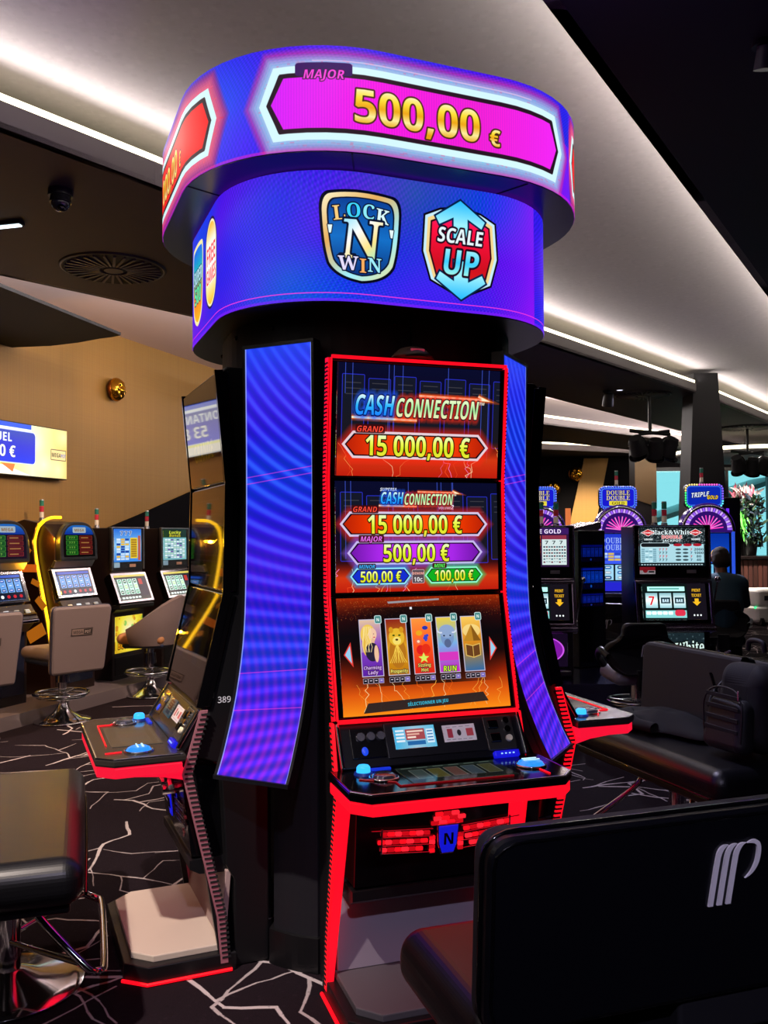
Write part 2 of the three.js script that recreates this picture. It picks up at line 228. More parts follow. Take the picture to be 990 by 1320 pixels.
// pillars
{
  const p = (xc, zc, wb, wt, db, h, lean) => { const g = new THREE.BoxGeometry(1, 1, 1, 1, 6, 1), a = g.attributes.position; for (let i = 0; i < a.count; i++) { const k = a.getY(i) + 0.5, w = wb + (wt - wb) * k; a.setXYZ(i, xc + a.getX(i) * w + lean * k, k * h, -zc + a.getZ(i) * db); } g.computeVertexNormals(); return g; };
  struct('pillar', p(4.06, 11.35, 0.66, 0.3, 0.4, 3.55, -0.01), M(0x1c1b1d, 0.6));
  struct('pillar', p(4.93, 17, 0.38, 0.38, 0.4, 3.3, 0), M(0x1a1918, 0.55));
  const q = struct('trim_9', ext([[-0.2, 2.2], [0.2, 2.05], [0.2, 3.2], [-0.2, 3.2]], 0.03), M(0x7a6440, 0.5)); q.position.set(4.93, 0, -16.79);
  const g2 = struct('trim_8', ext([[3.88, 0.7], [4.5, 0.7], [5.02, 3.25], [4.48, 3.25]], 0.06), goldCloth); g2.position.set(0, 0, -19.95);
}
// ceiling fittings
function slottedVent(label, x, d, r) {
  const t = thing('ceiling_vent', label, 'vent', [x, 3.3, -d]);
  obj('rim', new THREE.TorusGeometry(r, 0.014, 8, 48).rotateX(Math.PI / 2), M(0x2c282a, 0.5), t);
  obj('disc', cy(r, r, 0.012, 0, -0.004, 0, 0, 0, 0, 48), M(0x0b0a0b, 0.8), t);
  obj('hub', cy(0.06 * r / 0.32, 0.06 * r / 0.32, 0.02, 0, -0.012, 0), M(0x3a3436, 0.5), t);
  const vm = M(0x4a4346, 0.5), vg = bx(r * 0.66, 0.012, 0.016, 0, 0, 0);
  for (let i = 0; i < 30; i++) { const a = i / 30 * Math.PI * 2, v = obj('vane', vg, vm, t); v.position.set(Math.cos(a) * r * 0.6, -0.016, Math.sin(a) * r * 0.6); v.rotation.y = -a; v.rotation.x = 0; }
}
slottedVent('large round slotted air vent in the dark ceiling left of the sign', -1.79, 5.88, 0.33);
slottedVent('round vent above the hanging spotlights at centre right', 3.3, 11.3, 0.34);
slottedVent('smaller-looking round vent over the farther hanging spotlights', 6.02, 14.75, 0.42);
{ const c = thing('security_camera', 'dark dome security camera under the ceiling beside the light line', 'camera', [-1.66, 3.3, -4.55]);
  obj('mount', [cy(0.062, 0.062, 0.035, 0, -0.018, 0), cy(0.05, 0.056, 0.035, 0, -0.05, 0)], M(0x15151a, 0.4), c);
  obj('dome', new THREE.SphereGeometry(0.048, 24, 14, 0, 6.3, 1.3, 1.85).translate(0, -0.066, 0), M(0x2a2a34, 0.08), c); obj('lens', at(new THREE.SphereGeometry(0.02, 14, 10), 0.012, -0.1, 0.024), K.blackGloss, c); }
{ const l = thing('line_lamp', 'short slim white line lamp at the left edge of the dark ceiling', 'lamp', [-2.28, 3.3, -5.05], -0.25);
  obj('housing', bx(0.5, 0.02, 0.05, 0, -0.012, 0), K.charcoal, l); obj('diffuser', bx(0.48, 0.01, 0.03, 0, -0.025, 0), glow(0xdff4ff, 2.5), l); }
const DL = ['small round downlight in the lit ceiling slot above the camera', 'small round downlight over the left stools', 'small round downlight in the ceiling behind the kiosk signs', 'small round downlight in the lit ceiling slot behind the round signs', 'small round downlight above the front bench', 'small round downlight over the seats at right', 'small round downlight above the flowers on the counter', 'small round downlight before the slanting gold panel'];
DOWN.forEach(([x, d], i) => { const t = thing('downlight', DL[i], 'lamp', [x, DOWN[i][6] ?? 3.3, -d]); obj('rim', new THREE.TorusGeometry(0.045, 0.008, 8, 24).rotateX(Math.PI / 2), K.charcoal, t); obj('lamp_face', cy(0.038, 0.038, 0.008, 0, 0.0, 0), glow(DOWN[i][5], 2), t); });
function spotCluster(label, x, d, yB, s) {
  const t = thing('hanging_spotlights', label, 'spotlights', [x, 3.3, -d]);
  const L = 3.3 - yB;
  obj('pole', cy(0.022, 0.022, L, 0, -L / 2, 0), K.black, t);
  obj('cross_bar', [bar([-0.3 * s, -L, 0], [0.3 * s, -L - 0.05, 0], 0.025), bar([-0.2 * s, -L - 0.06, 0.1], [0.25 * s, -L - 0.02, 0.1], 0.02)], K.black, t);
  for (const [px, py, rz] of [[-0.2, -0.24, 0.5], [0.06, -0.28, 0.1], [0.26, -0.26, -0.3]]) {
    const h = obj('lamp_head', at(new THREE.CylinderGeometry(0.09 * s, 0.15 * s, 0.3 * s, 20), 0, 0, 0, 0.5, 0, rz), K.blackMatt, t); h.position.set(px * s, -L + py * s, 0.05);
    obj('lens', at(new THREE.CylinderGeometry(0.13 * s, 0.13 * s, 0.02, 20), 0, -0.15 * s, 0, 0.5, 0, rz), K.blackGloss, h);
    obj('yoke', at(new THREE.TorusGeometry(0.13 * s, 0.012, 6, 20, Math.PI), 0, 0.02, 0), K.black, h);
  }
}
spotCluster('cluster of black spotlights hanging at centre right', 3.37, 11.25, 2.84, 0.85);
spotCluster('farther cluster of black spotlights hanging near the right edge', 6.05, 14.8, 2.91, 0.9);
{ const t = thing('ceiling_spot', 'small black spot at the top right corner of the ceiling', 'lamp', [1.385, 3.3, -3.2]); obj('base', cy(0.035, 0.035, 0.02, 0, -0.01, 0), K.charcoal, t); obj('lamp_head', at(new THREE.CylinderGeometry(0.03, 0.036, 0.08, 20), 0.01, -0.06, 0, 0.3), M(0x4a4850, 0.3), t);
  const t2 = thing('ceiling_spot', 'small black spot on the dark ceiling left of the vent over the spotlights', 'lamp', [2.75, 3.3, -10.95]); obj('base', cy(0.05, 0.05, 0.03, 0, -0.015, 0), K.charcoal, t2); obj('lamp_head', at(new THREE.CylinderGeometry(0.06, 0.07, 0.16, 20), 0.02, -0.11, 0, 0.4), K.charcoal, t2); }
// ---------------------------------------------------------------- the round kiosk: pillar, signs, light columns
const font = await new FontLoader().loadAsync('fonts/droid/droid_sans_regular.typeface.json');
const fontB = await new FontLoader().loadAsync('fonts/droid/droid_sans_bold.typeface.json');
function letters(s, size, depth, f = fontB) { const g = new TextGeometry(s, { font: f, size, depth, curveSegments: 4 }); g.computeBoundingBox(); const b = g.boundingBox; return g.translate(-(b.min.x + b.max.x) / 2, -(b.min.y + b.max.y) / 2, 0); }
const KC = [-0.078, -3.645], deg = Math.PI / 180;                  // kiosk centre (three's x, z)
const AZ = 18.5 * deg;
const onKiosk = (az, r, u = 0, y = 0) => [KC[0] + Math.sin(az) * r + Math.cos(az) * u, y, KC[1] + Math.cos(az) * r - Math.sin(az) * u];
// LED picture: blue-violet ground with the fine moire of a photographed LED wall
function moire(x, w, h, o = {}) {
  const im = x.createImageData(w, h), d = im.data, sx = o.sx ?? 1, ph = o.ph ?? 0;
  for (let j = 0; j < h; j++) for (let i = 0; i < w; i++) {
    const u = i * sx, v = j * sx, q = (j * w + i) * 4;
    const warp = 9 * Math.sin(u * 0.006 + ph) + 7 * Math.sin(v * 0.013 + 1.3 * ph);
    const a = Math.sin((u * 0.72 + v * 0.25 + warp * 2) * 0.62), b = Math.sin((v * 0.8 - u * 0.18 + warp * 3) * 0.55), c = Math.sin(u * 0.0043 + ph + 0.8) * Math.sin(v * 0.009 + 0.6 * ph), e = Math.sin((u + v * 1.6) * 0.011 + ph * 2);
    const m = 0.5 + 0.5 * a * b;
    let R = 36 + 30 * c + 46 * m + 16 * e, G = 20 + 40 * Math.max(0, -c) + 20 * Math.max(0, a) * (0.5 - 0.5 * e), B = 255 - 46 * (1 - m);
    if (o.warm) { const k = Math.max(0, (i / w - o.warm[0]) / (1 - o.warm[0])) * o.warm[1]; R += 120 * k; G += 6 * k; }
    d[q] = Math.max(0, Math.min(255, R)); d[q + 1] = Math.max(0, Math.min(255, G)); d[q + 2] = Math.max(0, Math.min(255, B)); d[q + 3] = 255;
  }
  x.putImageData(im, 0, 0);
}
function ringProfile(a, c, n = 14) {   // outline of a rounded square, counted by the perimeter position s from the middle of the front face (to the viewer's right)
  const b = a - c, q = b + c * Math.PI / 4, pts = [];               // half side and half corner
  const per = 8 * b + 2 * Math.PI * c;
  for (let f = 0; f < 4; f++) {
    const t = -f * Math.PI / 2, s0 = f * per / 4, put = (u, v, s) => pts.push([u * Math.cos(t) + v * Math.sin(t) * -1, 0, s, u, v, f]);
    const R = (u, v) => [u * Math.cos(f * Math.PI / 2) + v * Math.sin(f * Math.PI / 2), -u * Math.sin(f * Math.PI / 2) + v * Math.cos(f * Math.PI / 2)];
    pts.pop(); 
    for (const u of [-b, -b / 3, b / 3]) { const [X, Z] = R(u, a); pts.push([X, Z, s0 + u]); }
    for (let i = 0; i <= n; i++) { const g = i / n * Math.PI / 2, [X, Z] = R(b + c * Math.sin(g), b + c * Math.cos(g)); pts.push([X, Z, s0 + b + c * g]); }
  }
  const first = pts[0]; pts.push([first[0], first[1], first[2] + per]);
  return { pts, per };
}
function ringWall(a, c, y0, y1, uOf, t = 0.02) {   // the outer face (with uv) plus an inner face and both rims
  const { pts } = ringProfile(a, c), P = [], U = [], I = [], k = (a - t) / a;
  const q = (...v) => { const n = P.length / 3; v.forEach(([p, u]) => { P.push(...p); U.push(...u); }); I.push(n, n + 1, n + 2, n, n + 2, n + 3); };
  for (let i = 1; i < pts.length; i++) {
    const A = pts[i - 1], B = pts[i], ua = uOf(A[2]), ub = uOf(B[2]), z = [ua, 0.001], zz = [ub, 0.001];
    q([[A[0], y0, A[1]], [ua, 0]], [[B[0], y0, B[1]], [ub, 0]], [[B[0], y1, B[1]], [ub, 1]], [[A[0], y1, A[1]], [ua, 1]]);
    q([[B[0] * k, y0, B[1] * k], zz], [[A[0] * k, y0, A[1] * k], z], [[A[0] * k, y1, A[1] * k], z], [[B[0] * k, y1, B[1] * k], zz]);
    q([[A[0] * k, y0, A[1] * k], z], [[B[0] * k, y0, B[1] * k], zz], [[B[0], y0, B[1]], zz], [[A[0], y0, A[1]], z]);
    q([[A[0], y1, A[1]], z], [[B[0], y1, B[1]], zz], [[B[0] * k, y1, B[1] * k], zz], [[A[0] * k, y1, A[1] * k], z]);
  }
  const g = new THREE.BufferGeometry(); g.setAttribute('position', new THREE.Float32BufferAttribute(P, 3)); g.setAttribute('uv', new THREE.Float32BufferAttribute(U, 2)); g.setIndex(I); return toCreasedNormals(g, 0.5);
}
const ringPlan = (a, c) => ringProfile(a, c).pts.slice(0, -1).map((p) => [p[0], p[1]]);
const RT = 22 * deg, RP = [-0.084, 0, -3.645];
function euroText(x, s, px, py, size, sx, skew, fill, rot) { txt(x, s, px, py, size, fill, { sx, skew, stroke: '#5a3408', lw: size * 0.1 }); }
{ // ---- upper sign
  const per = ringProfile(0.772, 0.554).per, W = 2048, S0 = -2.0, SW = per / 2, H = 270, y0 = 2.735, y1 = 3.075;
  const X = (s) => (s - S0) / SW * W, pm = W / SW, Y = (h) => (y1 - h) / (y1 - y0) * H;
  const tex = canvas(W, H, (x, w, h) => {
    moire(x, w, h, { ph: 0.4 }); for (const [s, yy, q, cc] of [[-0.75, 130, 190, '20,110,255'], [0.1, 250, 220, '0,150,160'], [-0.3, 250, 200, '0,140,150'], [-0.68, 240, 150, '120,30,255'], [0.4, 20, 160, '60,60,255']]) rect(x, 0, 0, w, h, (() => { const g = x.createRadialGradient(X(s), yy, 5, X(s), yy, q); g.addColorStop(0, `rgba(${cc},0.42)`); g.addColorStop(1, `rgba(${cc},0)`); return g; })());
    const g = x.createLinearGradient(X(0.3), 0, X(0.5), 0); g.addColorStop(0, 'rgba(200,20,220,0)'); g.addColorStop(1, 'rgba(160,20,255,0.55)'); x.fillStyle = g; x.fillRect(X(0.3), h * 0.4, 400, h);
    rect(x, 0, h - 7, w, 7, 'rgba(255,30,200,0.5)');
    const halo = (pts, cols) => { for (let i = 12; i > 0; i--) { x.globalAlpha = 0.15; poly(x, pts, null, i > 8 ? cols[0] : cols[1 + i % 2], 30 + i * 7); } x.globalAlpha = 1; for (let k = 0; k < pts.length; k++) { const [a, b] = [pts[k], pts[(k + 1) % pts.length]], L = Math.hypot(b[0] - a[0], b[1] - a[1]); for (let q = 0; q < L; q += 5) { x.globalAlpha = rr(0.1, 0.4); rect(x, a[0] + (b[0] - a[0]) * q / L + rr(-34, 34), a[1] + (b[1] - a[1]) * q / L + rr(-30, 30), rr(4, 12), 4, [cols[0], '#ff5080', cols[1]][Math.floor(rnd() * 3)]); } } x.globalAlpha = 1; };
    const hex = (l, r, hi, lo, p, cols, edge, fill, grey) => {
      const m = (hi + lo) / 2, pts = [[X(l), Y(m)], [X(l) + p, Y(hi)], [X(r) - p, Y(hi)], [X(r), Y(m)], [X(r) - p, Y(lo)], [X(l) + p, Y(lo)]];
      const c = [(X(l) + X(r)) / 2, Y(m)], gro = (f, g2) => pts.map(([a, b]) => [c[0] + (a - c[0]) * f, c[1] + (b - c[1]) * g2]), ins = gro(0.975, 0.87);
      halo(gro(1.02, 1.1), cols); poly(x, gro(1.025, 1.13), '#201018', edge, 21); poly(x, gro(0.997, 0.985), '#281624', '#281624', 6); poly(x, ins, fill);
      x.save(); x.beginPath(); ins.forEach((q, i) => x[i ? 'lineTo' : 'moveTo'](...q)); x.clip(); x.globalAlpha = 0.13; for (let i = 0; i < 400; i += 1) { const xx = X(l) + i * 7; if (xx > X(r)) break; rect(x, xx, 0, 3, h, grey); } x.restore();
    };
    hex(-0.6, 0.505, 2.985, 2.795, 34, ['#ff4080', '#40e0ff', '#e8ffff'], '#d8fbff', grad(x, X(-0.6), 0, X(0.5), 0, '#e020ff', '#ff18e8', '#f820d8', '#ff28ff'), '#6020c0');
    rrp(x, X(-0.505), Y(3.02), X(-0.32) - X(-0.505), 34, 8, '#3a1060'); txt(x, 'MAJOR', X(-0.412), Y(2.983), 32, '#ff48e0', { skew: 0.2, stroke: '#40104a', lw: 5 });
    for (const [s, px, sz] of [['500,00', -0.09, 118], [EURO, 0.193, 62]]) txt(x, s, X(px), Y(sz > 90 ? 2.885 : 2.858), sz, GOLD(x, -sz * 0.4, sz * 0.4), { sx: 1.0, stroke: '#4a2a10', lw: 9 });
    hex(-1.96, -0.835, 2.99, 2.81, 30, ['#ff1830', '#ff5060', '#ff90a0'], '#d8fcff', '#ff0a10', '#a00008');
    for (const [s, px, sz] of [['15 000,00', -1.46, 112], [EURO, -1.13, 62]]) txt(x, s, X(px), Y(sz > 90 ? 2.892 : 2.872), sz, GOLD(x, -sz * 0.4, sz * 0.4), { sx: 0.86, stroke: '#6a1008', lw: 8 });
    rrp(x, X(-1.9), Y(3.02), 150, 32, 8, '#500c10'); txt(x, 'GRAND', X(-1.83), Y(2.985), 28, '#ff5040', { skew: 0.2 });
    const lg = x.createLinearGradient(0, 0, 0, h); x.globalAlpha = 0.6; rect(x, X(-0.45), Y(3.028), X(0.35) - X(-0.45), 3, '#ffd0f0'); x.globalAlpha = 1;
  });
  tex.wrapS = THREE.RepeatWrapping;
  const t = thing('round_sign', 'upper and wider glowing blue ring sign reading MAJOR 500,00 euro in magenta', 'sign', RP, RT);
  obj('screen', ringWall(0.772, 0.554, y0, y1, (s) => (s - S0) / SW), screenMat(tex, 1.0, { roughness: 0.5 }), t);
  obj('underside', planL(ringPlan(0.77, 0.552), y0 - 0.004, y0 + 0.012), M(0x24242c, 0.32), t);
  obj('top_plate', planL(ringPlan(0.765, 0.547), y1 - 0.02, y1 - 0.004), K.blackMatt, t);
  const seamM = M(0x050507, 0.6); for (const a of [0.42, 1.9, -0.4, -1.2]) { const s = obj('seam', bx(0.005, 0.003, 0.2, 0, y0 - 0.0045, 0.72), seamM, t); s.rotation.y = a; }
}
{ // ---- lower sign
  const per = ringProfile(0.65, 0.43).per, W = 2048, S0 = -1.75, SW = per / 2, H = 400, y0 = 2.285, y1 = 2.722;
  const X = (s) => (s - S0) / SW * W, Y = (h) => (y1 - h) / (y1 - y0) * H, pm = W / SW;
  const tex = canvas(W, H, (x, w, h) => {
    moire(x, w, h, { ph: 2.1, sx: 0.95 });
    for (const [s, yy, q, cc] of [[-0.05, 40, 300, '0,150,110'], [-0.55, 90, 260, '10,90,220'], [0.02, 320, 240, '40,60,255'], [-0.5, 330, 200, '20,120,200']]) rect(x, 0, 0, w, h, (() => { const g = x.createRadialGradient(X(s), yy, 5, X(s), yy, q); g.addColorStop(0, `rgba(${cc},0.42)`); g.addColorStop(1, `rgba(${cc},0)`); return g; })());
    const mg = x.createLinearGradient(X(0.2), 0, X(0.45), 0); mg.addColorStop(0, 'rgba(170,20,255,0)'); mg.addColorStop(1, 'rgba(170,20,255,0.6)'); rect(x, X(0.2), 0, 340, h, mg);
    rect(x, 0, h - 26, w, 3, 'rgba(255,60,220,0.9)'); rect(x, 0, h - 8, w, 8, 'rgba(140,30,255,0.6)');
    const B = (cx, hi, lo, wid, draw) => { x.save(); x.translate(X(cx), Y((hi + lo) / 2)); draw(wid * pm / 2, (hi - lo) / (y1 - y0) * H / 2); x.restore(); };
    const squircle = (a, b) => { x.beginPath(); x.moveTo(-a * 0.78, -b * 0.98); x.quadraticCurveTo(0, -b * 1.08, a * 0.78, -b * 0.98); x.quadraticCurveTo(a, -b * 0.95, a, -b * 0.6); x.quadraticCurveTo(a * 0.96, b * 0.2, a * 0.82, b * 0.6); x.quadraticCurveTo(a * 0.62, b * 0.94, 0, b); x.quadraticCurveTo(-a * 0.62, b * 0.94, -a * 0.82, b * 0.6); x.quadraticCurveTo(-a * 0.96, b * 0.2, -a, -b * 0.6); x.quadraticCurveTo(-a, -b * 0.95, -a * 0.78, -b * 0.98); x.closePath(); };
    B(-0.247, 2.652, 2.353, 0.275, (a, b) => {
      squircle(a * 1.05, b * 1.04); x.fillStyle = '#06081c'; x.fill(); squircle(a * 0.98, b * 0.98); x.fillStyle = grad(x, -a, -b, a, b, '#fff8d0', '#e8b060', '#a0f0ff', '#ffe080'); x.fill(); squircle(a * 0.86, b * 0.88); x.fillStyle = '#06102c'; x.fill(); squircle(a * 0.82, b * 0.85); x.fillStyle = grad(x, 0, -b, 0, b, '#0a3a90', '#1470c8', '#0a2a70'); x.fill();
      for (let i = 0; i < 4; i++) txt(x, 'LOCK'[i], [-0.56, -0.2, 0.18, 0.54][i] * a, [-0.53, -0.6, -0.6, -0.53][i] * b, 62, ['#ffd080', '#40d8ff', '#90f0ff', '#e0ffff'][i], { font: SERIF, stroke: '#081030', lw: 8, rot: [-0.12, -0.04, 0.04, 0.12][i] });
      txt(x, 'N', 0, 0.06 * b, 168, grad(x, -60, -60, 60, 60, '#a0e8ff', '#ffffff', '#ffe890', '#a0f0d0'), { font: SERIF, stroke: '#0a1430', lw: 14, skew: 0.12 }); for (const q of [-0.78, 0.78]) txt(x, "'", q * a, 0.0, 90, '#e8ffff', { font: SERIF, stroke: '#081030', lw: 6 });
      for (let i = 0; i < 3; i++) txt(x, 'WIN'[i], [-0.34, 0.03, 0.33][i] * a, [0.6, 0.64, 0.6][i] * b, 60, ['#e8e0ff', '#ffb060', '#a0f0ff'][i], { font: SERIF, stroke: '#081030', lw: 8 });
    });
    B(0.122, 2.68, 2.325, 0.278, (a, b) => {
      const sh = [[-0.94, -0.58], [-0.55, -0.72], [0, -0.8], [0.55, -0.72], [0.94, -0.58], [1, 0.1], [0.8, 0.62], [0, 0.9], [-0.8, 0.62], [-1, 0.1]].map(([p, q]) => [p * a, q * b]);
      poly(x, sh, '#1a0612', '#0a0410', 22); poly(x, sh, '#f8d890', '#c8f0ff', 9); poly(x, sh.map(([p, q]) => [p * 0.86, q * 0.86]), grad(x, 0, -b, 0, b, '#ff2a90', '#ff1040', '#d01020', '#f03010'), '#300818', 6);
      const ar = (s) => poly(x, [[-0.72, 0.62 * 1], [0, 1], [0.72, 0.62], [0.6, 0.44], [0.22, 0.6], [0.22, 0.2], [-0.22, 0.2], [-0.22, 0.6], [-0.6, 0.44]].map(([p, q]) => [p * a, -s * q * b]), grad(x, 0, -s * b, 0, 0, '#20b8ff', '#a0f4ff', '#40d8ff'), '#06204a', 6);
      ar(1); x.save(); ar(-1); x.restore();
      txt(x, 'SCALE', 0, -0.26 * b, 66, '#e8fbff', { skew: 0.15, sx: 0.86, stroke: '#20081c', lw: 13 }); txt(x, 'UP', 0, 0.26 * b, 112, grad(x, 0, -50, 0, 50, '#b0f8ff', '#40d0ff', '#b8ffe8'), { skew: 0.15, sx: 0.92, stroke: '#20081c', lw: 15 });
    });
    B(-0.985, 2.688, 2.357, 0.2, (a, b) => { rrp(x, -a, -b, 2 * a, 2 * b, a, '#fff4c8', '#20104a', 8); rrp(x, -a * 0.86, -b * 0.92, a * 1.72, b * 1.84, a * 0.86, grad(x, 0, -b, 0, b, '#ffb010', '#fffbe8', '#ffffff', '#fff0b0', '#ffc010')); txt(x, 'FREE', 0, -b * 0.2, 84, '#ff2030', { sx: 0.78, stroke: '#fff', lw: 8 }); txt(x, 'GAMES', 0, b * 0.26, 72, '#ff2030', { sx: 0.66, stroke: '#fff', lw: 8 }); });
    B(-1.25, 2.672, 2.345, 0.22, (a, b) => { squircle(a, b); x.fillStyle = '#fff0b0'; x.fill(); squircle(a * 0.88, b * 0.9); x.fillStyle = grad(x, 0, -b, 0, b, '#1a60ff', '#10c0c0', '#ff8020', '#ffd020'); x.fill(); txt(x, 'SUPER', 0, -b * 0.22, 70, '#c8f4ff', { sx: 0.72, stroke: '#102060', lw: 8 }); txt(x, '500', 0, b * 0.24, 84, '#60ffb0', { sx: 0.9, stroke: '#102060', lw: 9 }); });
  });
  tex.wrapS = THREE.RepeatWrapping;
  const t = thing('round_sign', 'lower and narrower glowing blue ring sign with the LOCK N WIN and SCALE UP badges', 'sign', RP, RT);
  obj('screen', ringWall(0.65, 0.43, y0, y1, (s) => (s - S0) / SW), screenMat(tex, 1.0, { roughness: 0.5 }), t);
  obj('underside', planL(ringPlan(0.648, 0.428), y0 - 0.004, y0 + 0.012), M(0x1a1a20, 0.4), t);
}
{ // ---- dark core pillar
  const t = thing('kiosk_pillar', 'black core pillar of the slot machine kiosk under the round signs', 'pillar', [KC[0], 0, KC[1]], AZ);
  const star = (R, hw, ri) => { const p = []; for (let k = 0; k < 4; k++) { const a = (45 + 90 * k) * deg, c = Math.cos(a), s = Math.sin(a); const q = (r, u) => p.push([s * r + c * u, c * r - s * u]);
    q(ri, -hw - 0.06); for (let i = -4; i <= 4; i++) q(R + 0.012 * (1 - (i / 4) ** 2), hw * i / 4); q(ri, hw + 0.06); } return p; };
  obj('core', planL(star(0.535, 0.09, 0.36), 0.12, 2.12), M(0x15151b, 0.5), t); obj('plinth', planL(star(0.55, 0.1, 0.36), 0, 0.12), K.black, t);
  const drum = obj('fascia_drum', planL(ringPlan(0.565, 0.5), 2.115, 2.285), M(0x222229, 0.6), t);
  const seam = obj('seam', bx(0.004, 0.165, 0.004, -0.005, 2.2, 0.566), K.blackGloss, drum);
  for (let i = 0; i < 4; i++) for (const q of [-0.16, 0.16, 0.41]) { const a = i * Math.PI / 2, p = ringProfile(0.565, 0.5).pts; const j = p.reduce((b, v, n) => Math.abs(v[2] - (i * ringProfile(0.565, 0.5).per / 4 + q)) < Math.abs(p[b][2] - (i * ringProfile(0.565, 0.5).per / 4 + q)) ? n : b, 0); const b = obj('bolt', new THREE.SphereGeometry(0.009, 10, 8), K.blackGloss, drum); b.position.set(p[j][0], 2.245, p[j][1]); }
}
{ // ---- the light columns between the machines
  const tex = (ph) => canvas(256, 1408, (x, w, h) => { const im = x.createImageData(w, h), d = im.data; for (let j = 0; j < h; j++) for (let i = 0; i < w; i++) { const q = (j * w + i) * 4, v = j / h, al = 1.15 - 2.1 * v + 0.55 * v * v, s = Math.sin((i * al - j * (0.62 + 0.25 * v) + ph) * 0.118), s2 = Math.sin((i * 1.25 + j * 0.12 * Math.sin(j * 0.004) + ph) * 0.15), k = Math.max(0, (j - h * 0.45) / h), e = Math.sin(j * 0.011 + ph);
    d[q] = 28 + 32 * (0.5 + 0.5 * s) + 150 * k * (0.55 + 0.45 * s2) + 16 * e; d[q + 1] = 24 + 46 * Math.max(0, s) * (1 - k * 1.6) + 20 * Math.max(0, -e); d[q + 2] = 226 + 29 * s; d[q + 3] = 255; }
    x.putImageData(im, 0, 0); const g = grad(x, 0, 0, 0, 240, 'rgba(30,90,255,0.6)', 'rgba(30,60,255,0)'); rect(x, 0, 0, w, 240, g);
    for (const yy of [430, 452, 1080, 1200]) { x.save(); x.translate(0, yy); x.transform(1, -0.12, 0, 1, 0, 0); rect(x, 0, 0, w, 3, 'rgba(255,60,220,0.6)'); x.restore(); } rect(x, 0, 0, 4, h, 'rgba(160,180,255,0.8)'); rect(x, w - 4, 0, 4, h, 'rgba(160,180,255,0.8)'); });
  const R0 = 0.55, prof = spline2([[0.805, 0.715], [0.762, 0.8], [0.70, 0.96], [0.657, 1.15], [0.643, 1.36], [0.638, 1.7], [0.644, 2.165]], 40).map(([r, y]) => [r - R0, y]);
  const build = (az, label, ph) => {
    const t = thing('light_column', label, 'light panel', onKiosk(az, R0), az, 'curved blue light columns between the machines');
    const back = prof.map(([z, y]) => [z - 0.012, y]);
    obj('housing', slab([[back[0][0] + 0.004, back[0][1] - 0.012], ...back, [back[back.length - 1][0], back[back.length - 1][1] + 0.012]], 0.292, 0.03), M(0x0d0d12, 0.35), t);
    const frm = [-1, 1].map((s) => slab(prof.map(([z, y]) => [z + 0.004, y]), 0.01, 0.02, s * 0.141)); frm.push(bx(0.292, 0.014, 0.024, 0, prof[0][1] - 0.005, prof[0][0] - 0.004), bx(0.292, 0.012, 0.024, 0, prof[prof.length - 1][1] + 0.006, prof[prof.length - 1][0] - 0.006));
    obj('frame', frm, M(0x101016, 0.3), t);
    obj('screen', slab(prof, 0.272, 0.01), screenMat(tex(ph), 1.0, { roughness: 0.3 }), t);
    obj('spine', side([[0.0, 0.8], ...prof.filter((_, i) => i % 4 === 0).map(([z, y]) => [z - 0.035, y]).filter((p) => p[1] > 0.8), [0, 2.1]], 0.1), K.black, t);
    const l = areaLight('column_glow', 0x3a30ff, 0.35, 0.26, 1.2, onKiosk(az, 0.67, 0, 1.6), onKiosk(az, 2, 0, 1.6));
  };
  build(AZ - 45 * deg, 'left curved blue light column beside the number 389', 0); build(AZ + 45 * deg, 'right curved blue light column seen nearly edge-on', 140);
}
areaLight('sign_glow', 0x6a48ff, 1.1, 0.9, 0.3, onKiosk(AZ, 0.84, 0, 2.9), onKiosk(AZ, 3, 0, 2.9)); areaLight('sign_glow', 0x6044ff, 1.1, 0.9, 0.3, onKiosk(AZ - 90 * deg, 0.84, 0, 2.9), onKiosk(AZ - 90 * deg, 3, 0, 2.9));
areaLight('sign_glow', 0x5038ff, 0.5, 0.7, 0.3, onKiosk(AZ, 0.72, 0, 2.5), onKiosk(AZ, 3, 0, 2.5)); areaLight('sign_glow', 0x4030ff, 0.5, 0.7, 0.3, onKiosk(AZ - 90 * deg, 0.72, 0, 2.5), onKiosk(AZ - 90 * deg, 3, 0, 2.5));
// ---------------------------------------------------------------- the kiosk's slot machines
const lightning = (x, w, h, n, y0, y1, cols) => { for (let i = 0; i < n; i++) { const a = rnd() * w, b = a + rr(-0.12, 0.12) * w; bolt(x, a, y0 * h, b, y1 * h, cols[i % cols.length], rr(1.5, 4), 8); } };
const techBack = (x, w, h) => {
  rect(x, 0, 0, w, h, grad(x, 0, 0, 0, h, '#0a0c2c', '#0c0a22', '#1a0a14', '#9a1a0a'));
  for (let i = 0; i < 7; i++) { const l = w * (0.03 + i * 0.155); rrp(x, l, h * (0.1 + 0.03 * (i % 2)), w * 0.13, h * 0.62, 6, 'rgba(30,34,40,0.55)', 'rgba(50,60,255,0.75)', 4); for (let j = 0; j < 3; j++) rect(x, l + w * 0.02, h * (0.17 + 0.05 * j), w * 0.09, 5, 'rgba(150,140,130,0.3)'); }
  for (let i = 0; i < 8; i++) rect(x, w * rr(0, 1), 0, 3, h * rr(0.2, 0.9), 'rgba(80,110,255,0.8)');
};
const fire = (x, w, h, y) => { rect(x, 0, h * y, w, h * (1 - y), grad(x, 0, h * y, 0, h, 'rgba(200,40,10,0)', 'rgba(225,60,20,0.9)', 'rgba(190,30,14,1)')); lightning(x, w, h, 12, y + 0.05, 1, ['#ff9a50', '#ffd0a0', '#ff5020', '#ff80c0']); };
